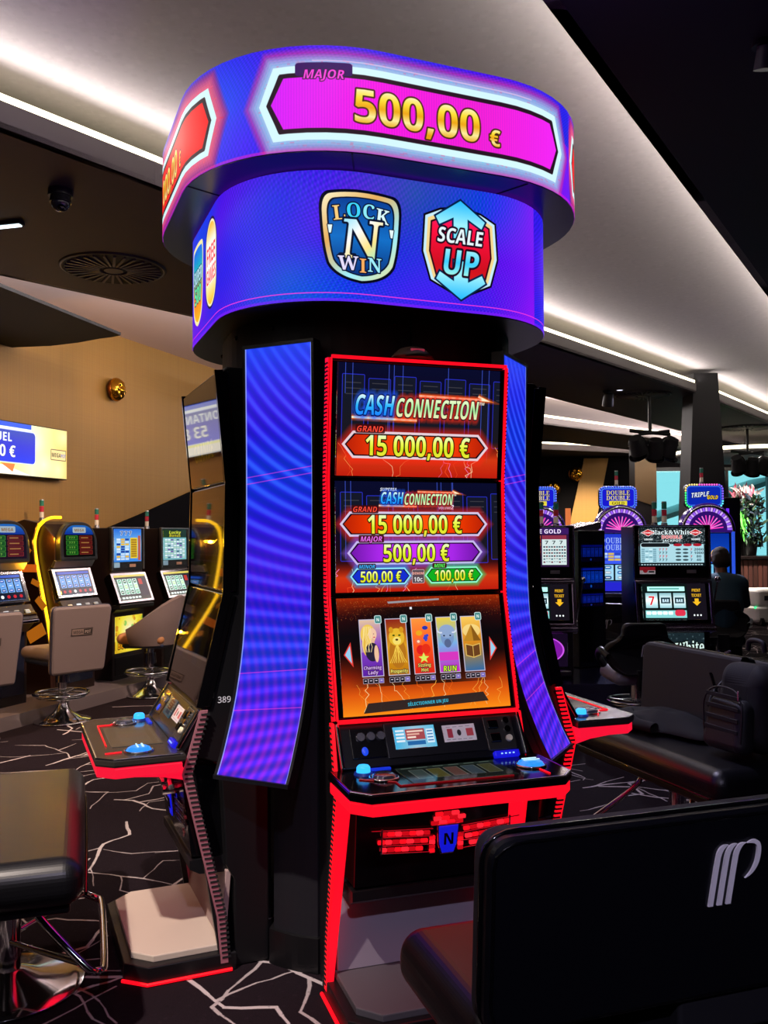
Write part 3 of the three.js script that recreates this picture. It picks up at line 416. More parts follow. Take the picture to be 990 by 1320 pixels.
function cashTitle(x, cx, cyy, s) {
  const P = (pts, col, lw) => { x.beginPath(); pts.forEach((p, i) => x[i ? 'lineTo' : 'moveTo'](cx + p[0] * s, cyy + p[1] * s)); x.strokeStyle = col; x.lineWidth = lw * s; x.lineJoin = 'miter'; x.stroke(); };
  const ln = [[-420, 74], [-20, 80], [-10, -64], [420, -56], [370, -76]];
  for (const [c, l] of [['rgba(255,90,20,0.35)', 40], ['rgba(255,120,30,0.8)', 22], ['#fff6d0', 11]]) P(ln.slice(0, 2), c, l), P(ln.slice(2), c, l);
  txt(x, 'CASH', cx - 280 * s, cyy + 2 * s, 160 * s, grad(x, 0, -60 * s, 0, 60 * s, '#e8ffff', '#30b8ff', '#1a80ff'), { sx: 0.6, skew: 0.14, stroke: '#061a60', lw: 16 * s, glow: '#2060ff' });
  txt(x, 'CONNECTION', cx + 112 * s, cyy + 10 * s, 150 * s, grad(x, 0, -60 * s, 0, 60 * s, '#f4ffd0', '#a8f0a0', '#fff0c0'), { sx: 0.53, skew: 0.14, stroke: '#40101c', lw: 16 * s, glow: '#ff3018' });
  txt(x, 'TM', cx + 395 * s, cyy - 34 * s, 24 * s, '#f0e8d0', { skew: 0.14 });
}
function jackpot(x, l, t, w, h, fill, val, size, name, ncol, halo, edge, dx = 0) {
  hexBox(x, l, t, w, h, h * 0.42, fill, edge, h * 0.1, halo);
  txt(x, val, l + w / 2 + dx, t + h * 0.53, size, YEL(x, -size * 0.4, size * 0.4), { sx: 0.78, stroke: '#2a1804', lw: size * 0.1 });
  rrp(x, l + h * 0.5, t - h * 0.33, name.length * h * 0.19 + h * 0.3, h * 0.36, 8, 'rgba(60,8,12,0.85)'); txt(x, name, l + h * 0.65 + name.length * h * 0.095, t - h * 0.14, h * 0.33, ncol, { skew: 0.2, stroke: '#200408', lw: 5 });
}
const topTex = canvas(1040, 660, (x, w, h) => {
  techBack(x, w, h); fire(x, w, h, 0.66);
  cashTitle(x, 520, 240, 1.02);
  jackpot(x, 44, 402, 920, 146, rgrad(x, 500, 470, 520, '#ff5a10', '#f03808', '#a01808'), '15 000,00 ' + EURO, 166, 'GRAND', '#ff4a38', '#ff2818', '#ead0da', 10);
  rect(x, 0, 0, 6, h, '#281018');
});
const midTex = canvas(1040, 640, (x, w, h) => {
  techBack(x, w, h); fire(x, w, h, 0.74);
  txt(x, 'SUPERIA', 330, 46, 26, '#e8f0ff', { skew: 0.2 }); cashTitle(x, 520, 96, 0.6); txt(x, 'VOLUME', 690, 152, 20, '#e8e0ff', { skew: 0.2 }); txt(x, '2', 740, 148, 36, '#f8f0ff', { skew: 0.2 });
  jackpot(x, 34, 182, 930, 132, rgrad(x, 500, 250, 520, '#ff5a10', '#f83c00', '#a01808'), '15 000,00 ' + EURO, 150, 'GRAND', '#ff4a38', '#ff2828', '#d8c8e8');
  jackpot(x, 78, 352, 850, 126, rgrad(x, 500, 415, 480, '#d030ff', '#a828e8', '#5a1090'), '500,00 ' + EURO, 142, 'MAJOR', '#f070f0', '#a060ff', '#c8b8f0');
  jackpot(x, 92, 506, 370, 88, '#1430d0', '500,00 ' + EURO, 86, 'MINOR', '#40b8ff', '#20a0ff', '#90e8ff'); jackpot(x, 560, 506, 370, 88, '#10b020', '100,00 ' + EURO, 86, 'MINI', '#60ff60', '#20ff80', '#90ffd0');
  rrp(x, 474, 516, 76, 78, 5, '#5a4a52', '#c8b8c0', 3); txt(x, 'DENOM', 512, 536, 20, '#ffb0a0'); txt(x, '10c', 512, 572, 32, '#fff', { font: 'monospace' });
});
const gameTex = canvas(1040, 680, (x, w, h) => {
  rect(x, 0, 0, w, h, grad(x, 0, 0, 0, h, '#a02a08', '#2a0a0c', '#0c080c', '#180808', '#8a2008', '#e05a10', '#ff9018'));
  speckle(x, w, 130, 1400, ['#ff8030', '#ffb050', '#e04010'], 1, 5); x.globalAlpha = 0.75; x.fillStyle = rgrad(x, w / 2, 300, 520, '#08060a', '#0a070a', 'rgba(10,6,10,0)'); x.fillRect(0, 60, w, 460); x.globalAlpha = 1;
  lightning(x, w, h, 16, 0.74, 0.97, ['#ffb040', '#ff7018', '#ffe0a0']);
  poly(x, [[310, 26], [640, 14], [640, 24], [316, 38]], '#9a98a0'); rect(x, 448, 62, 14, 14, '#f4f4ff');
  poly(x, [[28, 330], [66, 268], [74, 392]], '#9ad0f0', '#e84038', 7); poly(x, [[985, 330], [948, 268], [940, 392]], '#9ad0f0', '#e84038', 7);
  const names = [['Charming', 'Lady', '#e0b8ff'], ['', 'Prosperity', '#fff060'], ['Sizzling', 'Hot', '#ffe060'], ['', 'RUN', '#c8ff30'], ['', '', '#ffe060']];
  const bg = [['#e8c8a0', '#8a48c8', '#5a20a0'], ['#8a2018', '#e0a020', '#c07810'], ['#ff9a40', '#ff5a20', '#e02818'], ['#f0d040', '#7ab0e8', '#c828c0'], ['#ffd060', '#d88a20', '#3a6aa0']];
  for (let i = 0; i < 5; i++) {
    const l = 128 + i * 160, t = 130, W = 128, H = 330; x.save(); x.beginPath(); x.rect(l, t, W, H); x.clip(); rect(x, l, t, W, H, grad(x, l, t, l + 30, t + H, ...bg[i]));
    const cx = l + W / 2, E = (px, py, a, b, c) => { x.beginPath(); x.ellipse(cx + px, t + py, a, b, 0, 0, 7); x.fillStyle = c; x.fill(); };
    if (i === 0) { E(-14, 90, 46, 62, '#f0c858'); E(-30, 150, 22, 60, '#e8b848'); E(12, 86, 26, 36, '#f4c8a8'); E(10, 130, 12, 22, '#e8b898'); E(6, 190, 42, 54, '#282038'); E(30, 200, 14, 50, '#f0c0a0'); for (let k = 0; k < 7; k++) bolt(x, cx - 40 + k * 7, t + 40, cx - 56 + k * 9, t + 190, '#ffe8a0', 3, 5, 0.05); E(20, 84, 3, 2, '#302030'); E(22, 104, 7, 3, '#d04050'); }
    if (i === 1) { E(0, 200, 52, 90, '#b8741c'); E(0, 108, 48, 52, '#e8b830'); E(-32, 66, 14, 18, '#d89820'); E(32, 66, 14, 18, '#d89820'); E(0, 130, 26, 24, '#f8e070'); E(-18, 98, 8, 5, '#305010'); E(18, 98, 8, 5, '#305010'); E(0, 124, 9, 6, '#402010'); for (let k = 0; k < 9; k++) bolt(x, cx, t + 150, cx - 52 + k * 13, t + 260, '#f8d050', 4, 4, 0.04); }
    if (i === 2) { E(22, 60, 18, 12, '#2838b0'); E(-18, 90, 20, 16, '#f0a820'); for (const [a, b] of [[20, 110], [32, 106], [26, 122], [14, 122], [22, 132]]) E(a, b, 9, 9, '#3848c8'); E(-26, 140, 20, 18, '#f06848'); E(-26, 140, 9, 8, '#ffe0c0'); E(-16, 190, 26, 28, '#e02020'); E(18, 186, 28, 30, '#e83018'); poly(x, [[cx, t + 205], [cx + 10, t + 228], [cx + 34, t + 230], [cx + 14, t + 244], [cx + 22, t + 266], [cx, t + 252], [cx - 22, t + 266], [cx - 14, t + 244], [cx - 34, t + 230], [cx - 10, t + 228]], '#d8f060'); }
    if (i === 3) { E(0, 120, 42, 58, '#7898c8'); E(0, 86, 50, 40, '#90a8d0'); E(0, 158, 22, 26, '#586890'); E(-20, 112, 6, 5, '#202840'); E(20, 112, 6, 5, '#202840'); for (const s of [-1, 1]) { x.beginPath(); x.arc(cx + s * 40, t + 70, 24, s > 0 ? -0.4 : 1.2, s > 0 ? 1.9 : 3.5); x.strokeStyle = '#d8e0f0'; x.lineWidth = 9; x.stroke(); } rect(x, l, t + 210, W, 50, '#d838c0'); }
    if (i === 4) { E(0, 88, 58, 40, 'rgba(255,240,170,0.6)'); poly(x, [[cx, t + 50], [cx + 56, t + 150], [cx - 56, t + 150]], '#c08828'); poly(x, [[cx, t + 50], [cx + 56, t + 150], [cx + 8, t + 150]], '#8a5a18'); poly(x, [[cx - 46, t + 168], [cx, t + 180], [cx + 46, t + 168], [cx + 46, t + 236], [cx, t + 250], [cx - 46, t + 236]], '#6a4020', '#e8c060', 5); rect(x, cx - 2, t + 180, 4, 68, '#e8c060'); }
    txt(x, names[i][0], cx, t + 280, 27, names[i][2], { skew: 0.1, sx: 0.86, stroke: '#301030', lw: 6 }); txt(x, names[i][1], cx, t + 308, i === 3 ? 44 : 29, names[i][2], { skew: 0.1, sx: i === 1 ? 0.74 : 0.95, stroke: '#301030', lw: 7 });
    x.restore(); x.strokeStyle = '#c8c0d8'; x.lineWidth = 5; x.strokeRect(l, t, W, H);
    rrp(x, l + 96, t - 22, 40, 46, 9, '#4a8a88', '#d0e8e8', 4); txt(x, 'N', l + 116, t + 2, 26, '#e8f8f0'); for (let k = 0; k < 4; k++) { rrp(x, l + 2 + k * 32, t + H + 12, 28, 28, 2, k === 3 ? '#7a68c0' : '#181420', '#a8a0b0', 3); rect(x, l + 10 + k * 32, t + H + 22, 12, 5, '#d8d0e0'); }
  }
  poly(x, [[150, 612], [870, 586], [900, 640], [120, 668]], 'rgba(34,30,36,0.92)'); txt(x, 'S\u00c9LECTIONNER UN JEU', 515, 628, 26, '#38c0e0', { weight: 'bold', sx: 0.9, rot: -0.035 });
});
const dimTop = canvas(512, 330, (x, w, h) => { rect(x, 0, 0, w, h, grad(x, 0, 0, 0, h, '#241c20', '#3a2420', '#6a3a2c')); txt(x, 'GRANDE', w / 2, h * 0.66, 84, '#c8a018', { sx: 0.9, stroke: '#1c1408', lw: 10 }); });
const dimMid = canvas(512, 330, (x, w, h) => { rect(x, 0, 0, w, h, '#20181c'); for (let i = 0; i < 4; i++) hexBox(x, 50, 40 + i * 68, w - 100, 48, 22, ['#5a1a10', '#3a1450', '#12204a', '#123a1a'][i], '#5a4a50', 5); });
const dimGame = canvas(512, 340, (x, w, h) => { rect(x, 0, 0, w, h, grad(x, 0, 0, 0, h, '#2a1a1c', '#1a1418', '#4a2418')); for (let i = 0; i < 5; i++) { rrp(x, 66 + i * 80, 70, 62, 170, 3, ['#3a2450', '#4a3414', '#5a2414', '#24344a', '#4a3a1c'][i], '#605860', 3); } });
const infoTex = canvas(320, 140, (x, w, h) => { rect(x, 0, 0, w, h, grad(x, 0, 0, w, 0, '#48b8e8', '#a0c8e0', '#60c0e8')); rect(x, 90, 18, 150, 70, '#a84a50'); for (let i = 0; i < 3; i++) rect(x, 102, 28 + i * 19, 126 - i * 30, 11, ['#f4d0c0', '#e8b0a0', '#ffe8d8'][i]); for (let i = 0; i < 4; i++) rect(x, 14, 20 + i * 22, 66, 12, '#e8f4ff'); rect(x, 96, 96, 140, 26, '#2868a8'); rect(x, 252, 24, 56, 90, '#d8f0ff'); for (let i = 0; i < 4; i++) rect(x, 258, 34 + i * 20, 44, 8, '#4080c0'); });
const cardTex = canvas(260, 130, (x, w, h) => { rect(x, 0, 0, w, h, '#d8d0d4'); rrp(x, 34, 30, 42, 70, 4, '#b03848'); rrp(x, 186, 34, 56, 60, 4, '#c04850'); x.beginPath(); x.ellipse(128, 64, 16, 24, 0, 0, 7); x.fillStyle = '#282428'; x.fill(); for (let i = 0; i < 5; i++) rect(x, 20 + i * 44, 112, 30, 5, '#908890'); for (let i = 0; i < 4; i++) rect(x, 30 + i * 52, 14, 34, 5, '#a098a0'); });
const deckTexLit = canvas(420, 260, (x, w, h) => { rect(x, 0, 0, w, h, '#1c2420'); for (let i = 0; i < 5; i++) { x.save(); x.globalAlpha = 0.8; rrp(x, 40 + i * 72, 50, 56, 150, 4, ['#4a5a58', '#6a6430', '#7a5048', '#4a5a68', '#5a5a38'][i], '#8a9088', 3); x.restore(); } rect(x, 0, 0, w, 30, '#2c3832'); for (let i = 0; i < 6; i++) rect(x, 20 + i * 66, 10, 44, 10, '#64746a'); });
const PB = (r) => r - 0.65;
const SCR = { t1: [0.652, 2.082], t0: [0.616, 1.708], m1: [0.614, 1.69], m0: [0.622, 1.318], g1: [0.622, 1.298], g0: [0.712, 0.925] };
function cabinet(label, az, lit, swing = 0) {
  const t = thing('slot_machine', label, 'slot machine', onKiosk(az, 0.65 + Math.abs(swing) * 0.25), az + swing);
  const body = [[0.46, 0], [0.585, 0], [0.585, 0.30], [0.615, 0.355], [0.635, 0.71], [0.70, 0.735], [0.775, 0.74], [0.77, 0.77], [0.70, 0.905], [0.60, 1.30], [0.595, 1.70], [0.632, 2.095], [0.615, 2.112], [0.46, 2.112]].map(([r, y]) => [PB(r), y]);
  obj('cabinet_body', side(body, 0.625, 0, 0.006), K.black, t);
  // three stacked screens, each in a bezel
  const scr = (name, a, b, tex, k) => { const bz = panel('bezel', b[1] - 0.008, PB(b[0]) + 0.001, a[1] + 0.008, PB(a[0]) + 0.001, 0.645, 0.045, K.blackGloss, t, 0, 0.006); const s = obj(name, new THREE.BoxGeometry(0.592, Math.hypot(a[0] - b[0], a[1] - b[1]), 0.004), lit ? screenMat(tex, k, { roughness: 0.15 }) : new THREE.MeshPhysicalMaterial({ color: 0x020202, roughness: 0.03, ior: 2.0, emissive: 0xffffff, emissiveMap: tex, emissiveIntensity: k }), bz); s.position.z = 0.001; return bz; };
  scr('screen', SCR.t1, SCR.t0, lit ? topTex : dimTop, lit ? 1 : 0.12); scr('screen', SCR.m1, SCR.m0, lit ? midTex : dimMid, lit ? 1 : 0.07); scr('screen', SCR.g1, SCR.g0, lit ? gameTex : dimGame, lit ? 1 : 0.08);
  // red light lines round the screens and ribbed light strips on the outer sides
  const fr = [[PB(0.722), 0.915], [PB(0.63), 1.305], [PB(0.622), 1.70], [PB(0.66), 2.095]];
  if (lit) {
    for (const s of [-1, 1]) { obj('light_line', slab(fr, 0.006, 0.006, s * 0.318), K.red, t); }
    obj('light_line', bx(0.636, 0.01, 0.008, 0, 2.098, PB(0.661)), K.red, t); obj('light_line', bx(0.636, 0.012, 0.01, 0, 0.912, PB(0.724)), K.red, t);
    for (const s of [-1, 1]) {
      const back = fr.map(([z, y]) => [z - 0.008, y]); obj('light_strip', slab(back, 0.006, 0.034, s * 0.3255), K.red, t);
      const ribs = []; for (let y = 0.93; y < 2.09; y += 0.0135) { const i = y < 1.305 ? 0 : y < 1.7 ? 1 : 2, k = (y - fr[i][1]) / (fr[i + 1][1] - fr[i][1]); ribs.push(bx(0.006, 0.0055, 0.036, s * 0.328, y, fr[i][0] + (fr[i + 1][0] - fr[i][0]) * k - 0.026)); }
      obj('ribs', ribs, K.blackMatt, t).userData.kind = 'stuff';
    }
  } else for (const s of [-1, 1]) obj('edge_trim', slab(fr, 0.012, 0.03, s * 0.318), K.blackGloss, t);
  // dash between screen and deck
  const d = panel('dash', 0.776, PB(0.785), 0.903, PB(0.708), 0.636, 0.03, M(0x101014, 0.3), t, 0, 0.006), dh = d.userData.h;
  const on = (name, g, m, px, py, z = 0.002, par = d) => { const o = obj(name, g, m, par); o.position.set(px, py, z); return o; };
  for (const s of [-1, 1]) on('edge_chrome', rb(0.012, dh, 0.014, 0.004, 0, 0, 0), K.chrome, s * 0.318, 0);
  on('speaker_block', rb(0.115, 0.1, 0.006, 0.004, 0, 0, 0), M(0x08080a, 0.25), -0.225, 0.006);
  for (let i = 0; i < 3; i++) on('push_button', cy(0.0135, 0.015, 0.014, 0, 0, 0, Math.PI / 2), K.silver, -0.248 + i * 0.034, 0.024, 0.006); on('lamp', new THREE.SphereGeometry(0.011, 14, 10).scale(1, 1.3, 0.5), glow(0x2050ff, 0.8), -0.24, -0.022, 0.006);
  on('centre_plate', rb(0.36, 0.118, 0.005, 0.003, 0, 0, 0), M(0x141418, 0.35), 0.015, 0.008);
  on('info_display', bx(0.142, 0.072, 0.004, 0, 0, 0), screenMat(infoTex, lit ? 0.95 : 0.1), -0.065, 0.012, 0.005); on('card_notice', bx(0.115, 0.056, 0.004, 0, 0, 0), lit ? M(0xffffff, 0.4, { map: cardTex, emissive: 0xffffff, emissiveMap: cardTex, emissiveIntensity: 0.2 }) : M(0xffffff, 0.4, { map: cardTex }), 0.092, 0.014, 0.005);
  const bill = on('note_acceptor', rb(0.105, 0.118, 0.012, 0.004, 0, 0, 0), M(0x55534e, 0.25, { metalness: 0.7 }), 0.236, 0.004); for (let i = 0; i < 2; i++) on('slot_block', rb(0.038, 0.03, 0.014, 0.004, 0, 0, 0), K.blackGloss, -0.022, 0.028 - i * 0.046, 0.008, bill); for (let i = 0; i < 3; i++) on('key_lock', cy(0.011, 0.012, 0.012, 0, 0, 0, Math.PI / 2), i === 2 ? M(0xe8e0c0, 0.3) : K.chrome, 0.028, 0.038 - i * 0.03, 0.008, bill);
  on('ticket_slot', rb(0.09, 0.022, 0.02, 0.004, 0, 0, 0), glow(0x1414d8, 0.95), 0.242, -0.07, 0.006); for (let i = 0; i < 4; i++) on('indicator', bx(0.006, 0.004, 0.002, 0, 0, 0), glow(0x8ab8ff, 1.6), 0.222 + i * 0.014, -0.07, 0.0165);
  // deck with bevelled front corners, red glowing skirt
  const hexa = (w, w2, r0, r1, r2) => [[-w, PB(r0)], [-w, PB(r1)], [-w2, PB(r2)], [w2, PB(r2)], [w, PB(r1)], [w, PB(r0)]];
  const deck = obj('deck', planL(hexa(0.362, 0.312, 0.765, 1.0, 1.056), 0.742, 0.772, 0.008), lit ? K.blackGloss : M(0x2e2a27, 0.22), t);
  const edge = (pts, y, r) => { const g = []; for (let i = 1; i < pts.length; i++) g.push(bar([pts[i - 1][0], y, pts[i - 1][1]], [pts[i][0], y, pts[i][1]], r)); for (const p of pts.slice(1, -1)) g.push(at(new THREE.SphereGeometry(r, 8, 6), p[0], y, p[1])); return g; };
  obj('edge_chrome', edge(hexa(0.357, 0.309, 0.775, 0.998, 1.051), 0.7685, 0.0045), K.chrome, deck);
  const top = (name, g, m, u, r, y = 0.772) => { const o = obj(name, g, m, deck); o.position.set(u, y, PB(r)); return o; };
  top('touch_screen', bx(0.34, 0.004, 0.175, 0, 0, 0), screenMat(lit ? deckTexLit : deckTexLit, lit ? 0.5 : 0.1, { roughness: 0.12, color: lit ? 0x020202 : 0x4a443c }), 0.012, 0.9);
  const pl = (u, r, m, s, big) => { const b = top('play_button', lathe([[0, 0.018], [0.6, 0.017], [0.82, 0.012], [0.9, 0.004], [1, 0.003], [1, 0], [0, 0]].map(([a, y]) => [a * s, y])), m, u, r); obj('bezel', new THREE.TorusGeometry(s * 1.03, 0.004, 8, 32).rotateX(Math.PI / 2).translate(0, 0.003, 0), K.chrome, b); return b; };
  pl(0.268, 0.908, glow(0x2a90ff, 1.15, { roughness: 0.15 }), 0.046); { const g = top('button_mark', [bx(0.05, 0.002, 0.006, 0, 0.02, -0.012), bx(0.056, 0.002, 0.005, 0, 0.02, 0.006)], glow(0xc8f0ff, 1.2), 0.268, 0.908); }
  pl(-0.222, 0.898, M(0x8a8a98, 0.12, { metalness: 0.85 }), 0.042); { const b = top('lit_button', lathe([[0, 0.03], [0.016, 0.028], [0.021, 0.022], [0.022, 0], [0, 0]]), glow(0x30a8ff, 1.7), -0.268, 0.835); obj('collar', cy(0.027, 0.03, 0.008, 0, 0.004, 0), glow(0x0a2a80, 0.8), b); }
  top('lamp_bar', bx(0.1, 0.006, 0.014, 0, 0, 0), glow(0x1030d0, 1), -0.22, 0.805, 0.776);
  const rl = (a, b) => bar([a[0], 0.774, PB(a[1])], [b[0], 0.774, PB(b[1])], 0.0028); for (const [p, q] of [[[-0.30, 0.895], [-0.205, 0.955]], [[-0.205, 0.955], [-0.205, 1.0]], [[-0.205, 1.0], [0.16, 1.005]]]) obj('light_line', rl(p, q), lit ? M(0x701018, 0.3, { emissive: 0xff1020, emissiveIntensity: 0.12 }) : K.red, deck); obj('light_line', rl([0.27, 0.965], [0.275, 1.02]), K.red, deck);
  const sk = obj('skirt', planL(hexa(0.358, 0.306, 0.775, 0.996, 1.05), 0.706, 0.741, 0.004), lit ? K.skirt : K.skirtSide, t);
  obj('skirt_wedge', side([[PB(0.76), 0.706], [PB(1.0), 0.706], [PB(0.84), 0.69], [PB(0.765), 0.672]], 0.652), lit ? K.skirt : K.skirtSide, t);
  // leg strips down both sides of the lower cabinet
  for (const s of [-1, 1]) {
    const lean = Math.atan2(0.745 - 0.635, 0.70 - 0.03), g = ext([[0, 0], [0.014, 0], [0.05, 0.68], [0, 0.68]].map(([a, b]) => [s * (0.328 - a), b]).sort((p, q) => 0), 0.02);
    if (s > 0) g.scale(1, 1, 1); const l = obj('leg_strip', g, lit ? K.skirt : K.black, t); l.position.set(0, 0.03, PB(0.618)); l.rotation.x = lean;
    const fin = [[0.71, 0.905], [0.772, 0.69], [0.652, 0.19], [0.638, 0.03], [0.612, 0.03], [0.624, 0.19], [0.738, 0.69], [0.684, 0.905]].map(([r, y]) => [PB(r), y]);
    obj('side_fin', side(fin, 0.01, s * 0.331), lit ? K.red : (lit === 0 && s < 0 ? K.red : K.redDim), t);
    const ribs = []; for (let y = 0.05; y < 0.895; y += 0.0165) { const r = y > 0.69 ? 0.772 - (y - 0.69) / 0.215 * 0.062 : y > 0.19 ? 0.652 + (y - 0.19) / 0.5 * 0.12 : 0.638 + (y - 0.03) / 0.16 * 0.014; ribs.push(bx(0.008, 0.007, 0.03, s * 0.334, y, PB(r) - 0.021)); }
    obj('ribs', ribs, K.blackMatt, t).userData.kind = 'stuff';
  }
  // lower front panel with the winged brick emblem, ledge, kick plate and footplate
  obj('lower_panel', side([[PB(0.59), 0.375], [PB(0.727), 0.385], [PB(0.765), 0.70], [PB(0.59), 0.70]], 0.535, 0, 0.004), K.blackGloss, t);
  obj('ledge', side([[PB(0.585), 0.32], [PB(0.70), 0.325], [PB(0.735), 0.345], [PB(0.735), 0.375], [PB(0.585), 0.38]], 0.55), K.black, t);
  panel('kick_plate', 0.085, PB(0.632), 0.33, PB(0.612), 0.59, 0.02, lit ? K.kick : M(0xa08a86, 0.5), t);
  obj('foot_base', planL(hexa(0.335, 0.27, 0.585, 0.885, 0.955), 0.0, 0.062, 0.004), K.black, t);
  obj('footplate', planL(hexa(0.302, 0.238, 0.612, 0.862, 0.928), 0.06, 0.084, 0.004), lit ? M(0x4c484e, 0.6) : M(0xb8aa9c, 0.55), t);
  const fl = hexa(0.342, 0.276, 0.6, 0.887, 0.962); obj('floor_light', edge(lit ? fl : lit === 0 ? fl : fl.slice(3, 6), 0.008, 0.006), K.red, t);
  const em = obj('emblem', [bx(0.2, 0.002, 0.002, 0, 0, -0.003)], K.black, t); em.position.set(0.042, 0.526, PB(0.747)); em.rotation.x = 0.12;
  const bm = lit ? [glow(0xff1020, 1.0), glow(0xe80c1c, 0.7), glow(0xff2030, 1.25)] : [M(0x401418, 0.2), M(0x281014, 0.2), M(0x501a20, 0.15)], bg = new RoundedBoxGeometry(0.026, 0.0125, 0.01, 1, 0.002); let n = 0;
  const brick = (px, py, w = 1, rot = 0) => { const b = obj('brick', bg, bm[(n++ * 7) % 3], em); b.position.set(px, py, 0.003); b.scale.x = w; b.rotation.z = rot; };
  const wing = (s) => { for (let r = 0; r < 3; r++) for (let i = 0; i < 7; i++) { if (r === 0 && i < 1) continue; const px = s * (0.07 + i * 0.0245 + (r % 2) * 0.008); if (Math.abs(px) < 0.25) brick(px, -0.034 + r * 0.026 + i * 0.0016, 0.8 + 0.12 * ((i + r) % 2), s * 0.06); } };
  wing(-1); wing(1); for (let r = 0; r < 3; r++) for (let i = 0; i < 4 - (r > 1); i++) brick((i - 1.5 + (r > 1 ? 0.5 : (r % 2) * 0.3)) * 0.0285, 0.046 + r * 0.0145, 1); for (const s of [-1, 1]) for (let r = 0; r < 4; r++) brick(s * 0.05, -0.045 + r * 0.0145, 0.7);
  for (const s of [-1, 1]) { const wires = []; for (const y of [-0.048, -0.022, 0.006, 0.03]) wires.push(bar([s * 0.05, y, 0.006], [s * (y > 0.02 ? 0.26 : 0.225), y + 0.013, 0.006], 0.002)); wires.push(bar([s * 0.225, -0.04, 0.006], [s * 0.225, 0.046, 0.006], 0.0035)); obj('chrome_rods', wires, K.chrome, em); }
  const sh = [[-0.034, 0.04], [0.034, 0.04], [0.03, -0.02], [0.02, -0.05], [-0.02, -0.05], [-0.03, -0.02]];
  const crest = obj('crest', ext(sh.map(([a, b]) => [a * 1.15, b * 1.12]), 0.016, 0.004), K.chrome, em); const cf = obj('crest_face', ext(sh, 0.02, 0.003), glow(0x1016d0, 0.95), em); obj('letter_n', letters('N', 0.038, 0.004).translate(0, -0.002, 0.019), K.blackGloss, em);
  { const s = obj('lettering', letters('S', 0.03, 0.003, font), M(0xc8c4c8, 0.5), t); s.position.set(0.164, 0.443, PB(0.7345)); s.rotation.x = 0.12; }
  return t;
}
const mainM = cabinet('slot machine facing the camera with red light frame and lit CASH CONNECTION screens', AZ, 1);
const leftM = cabinet('slot machine on the left side of the kiosk with dark mirroring screens and beige footplate', AZ - 90 * deg, undefined, 4.5 * deg);
const rightM = cabinet('slot machine on the right side of the kiosk, only its red-skirted button deck in view', AZ + 90 * deg, 0);
{ const n = obj('number_lettering', letters('389', 0.021, 0.0015, font), M(0xc0c0c8, 0.5, { emissive: 0xc0c0c8, emissiveIntensity: 0.25 }), leftM); n.position.set(0.3128, 0.934, PB(0.622)); n.rotation.y = Math.PI / 2; }
{ const c = obj('candle_lamp', lathe([[0, 0.05], [0.03, 0.046], [0.056, 0.034], [0.072, 0.014], [0.078, 0], [0, 0]]), M(0x6a5a50, 0.2), mainM); c.position.set(-0.015, 2.112, PB(0.6)); obj('lamp_window', rb(0.05, 0.016, 0.01, 0.003, 0, 0.022, 0.058), M(0x808088, 0.3, { emissive: 0xff4060, emissiveIntensity: 0.3 }), c); }
{ // hardware under the left machine's deck
  const hw = obj('coin_mechanism', [rb(0.06, 0.05, 0.05, 0.006, 0.1, 0.64, PB(0.775)), cy(0.018, 0.018, 0.06, 0.12, 0.59, PB(0.775), Math.PI / 2), rb(0.09, 0.02, 0.07, 0.006, 0.08, 0.615, PB(0.775)), cy(0.012, 0.012, 0.06, 0.14, 0.62, PB(0.78), 0, 0, 1.2)], K.chrome, leftM); }
areaLight('screen_glow', 0xff7048, 0.55, 0.58, 1.1, onKiosk(AZ, 0.76, 0, 1.5), onKiosk(AZ, 3, 0, 1.5));
for (const [az, k] of [[AZ, 1], [AZ - 90 * deg, 0.6], [AZ + 90 * deg, 0.6]]) { const p = onKiosk(az, 0.88, 0, 0.69); areaLight('skirt_glow', 0xff1028, 0.7 * k, 0.6, 0.25, p, [p[0], 0, p[2] + 0.001]); }
// ---------------------------------------------------------------- benches at the kiosk
function pLogo(mat, parent, h = 0.135) {   // three slanting bars whose last one bends into a bowl; drawn facing +z, centred
  const g = new THREE.Group(); g.name = 'emblem_p'; parent.add(g); const k = h / 1.0;
  const barShape = (x0) => { const s = new THREE.Shape(); s.moveTo(x0, -0.5); s.lineTo(x0 + 0.09, -0.5); s.quadraticCurveTo(x0 + 0.18, 0.1, x0 + 0.21, 0.26); s.quadraticCurveTo(x0 + 0.25, 0.42, x0 + 0.36, 0.46); s.quadraticCurveTo(x0 + 0.17, 0.5, x0 + 0.125, 0.28); s.quadraticCurveTo(x0 + 0.09, 0.1, x0, -0.5); return s; };
  for (const x0 of [-0.5, -0.33, -0.16]) obj('bar', ext(barShape(x0), 0.004 / k, 0).scale(k, k, k), mat, g);
  const b = new THREE.Shape(); b.moveTo(0.22, 0.45); b.quadraticCurveTo(0.36, 0.54, 0.46, 0.45); b.quadraticCurveTo(0.53, 0.36, 0.47, 0.14); b.quadraticCurveTo(0.4, -0.06, 0.2, -0.12); b.quadraticCurveTo(0.36, 0, 0.4, 0.18); b.quadraticCurveTo(0.45, 0.4, 0.36, 0.43); b.quadraticCurveTo(0.3, 0.45, 0.22, 0.45);
  obj('bowl', ext(b, 0.004 / k, 0).scale(k, k, k), mat, g); return g;
}
const seatShape = (W, D, r = 0.07) => rrect(W, D, r);
function pillow(W, D, T, crown = 0.02) {   // an upholstered cushion: rounded in plan and section, slightly crowned
  const g = new RoundedBoxGeometry(W, T, D, 6, Math.min(T / 2.02, 0.06)), a = g.attributes.position;
  for (let i = 0; i < a.count; i++) { const x = a.getX(i) / (W / 2), z = a.getZ(i) / (D / 2), y = a.getY(i); if (y > 0) a.setY(i, y + crown * (1 - x * x * x * x) * (1 - z * z)); }
  g.computeVertexNormals(); return g;
}
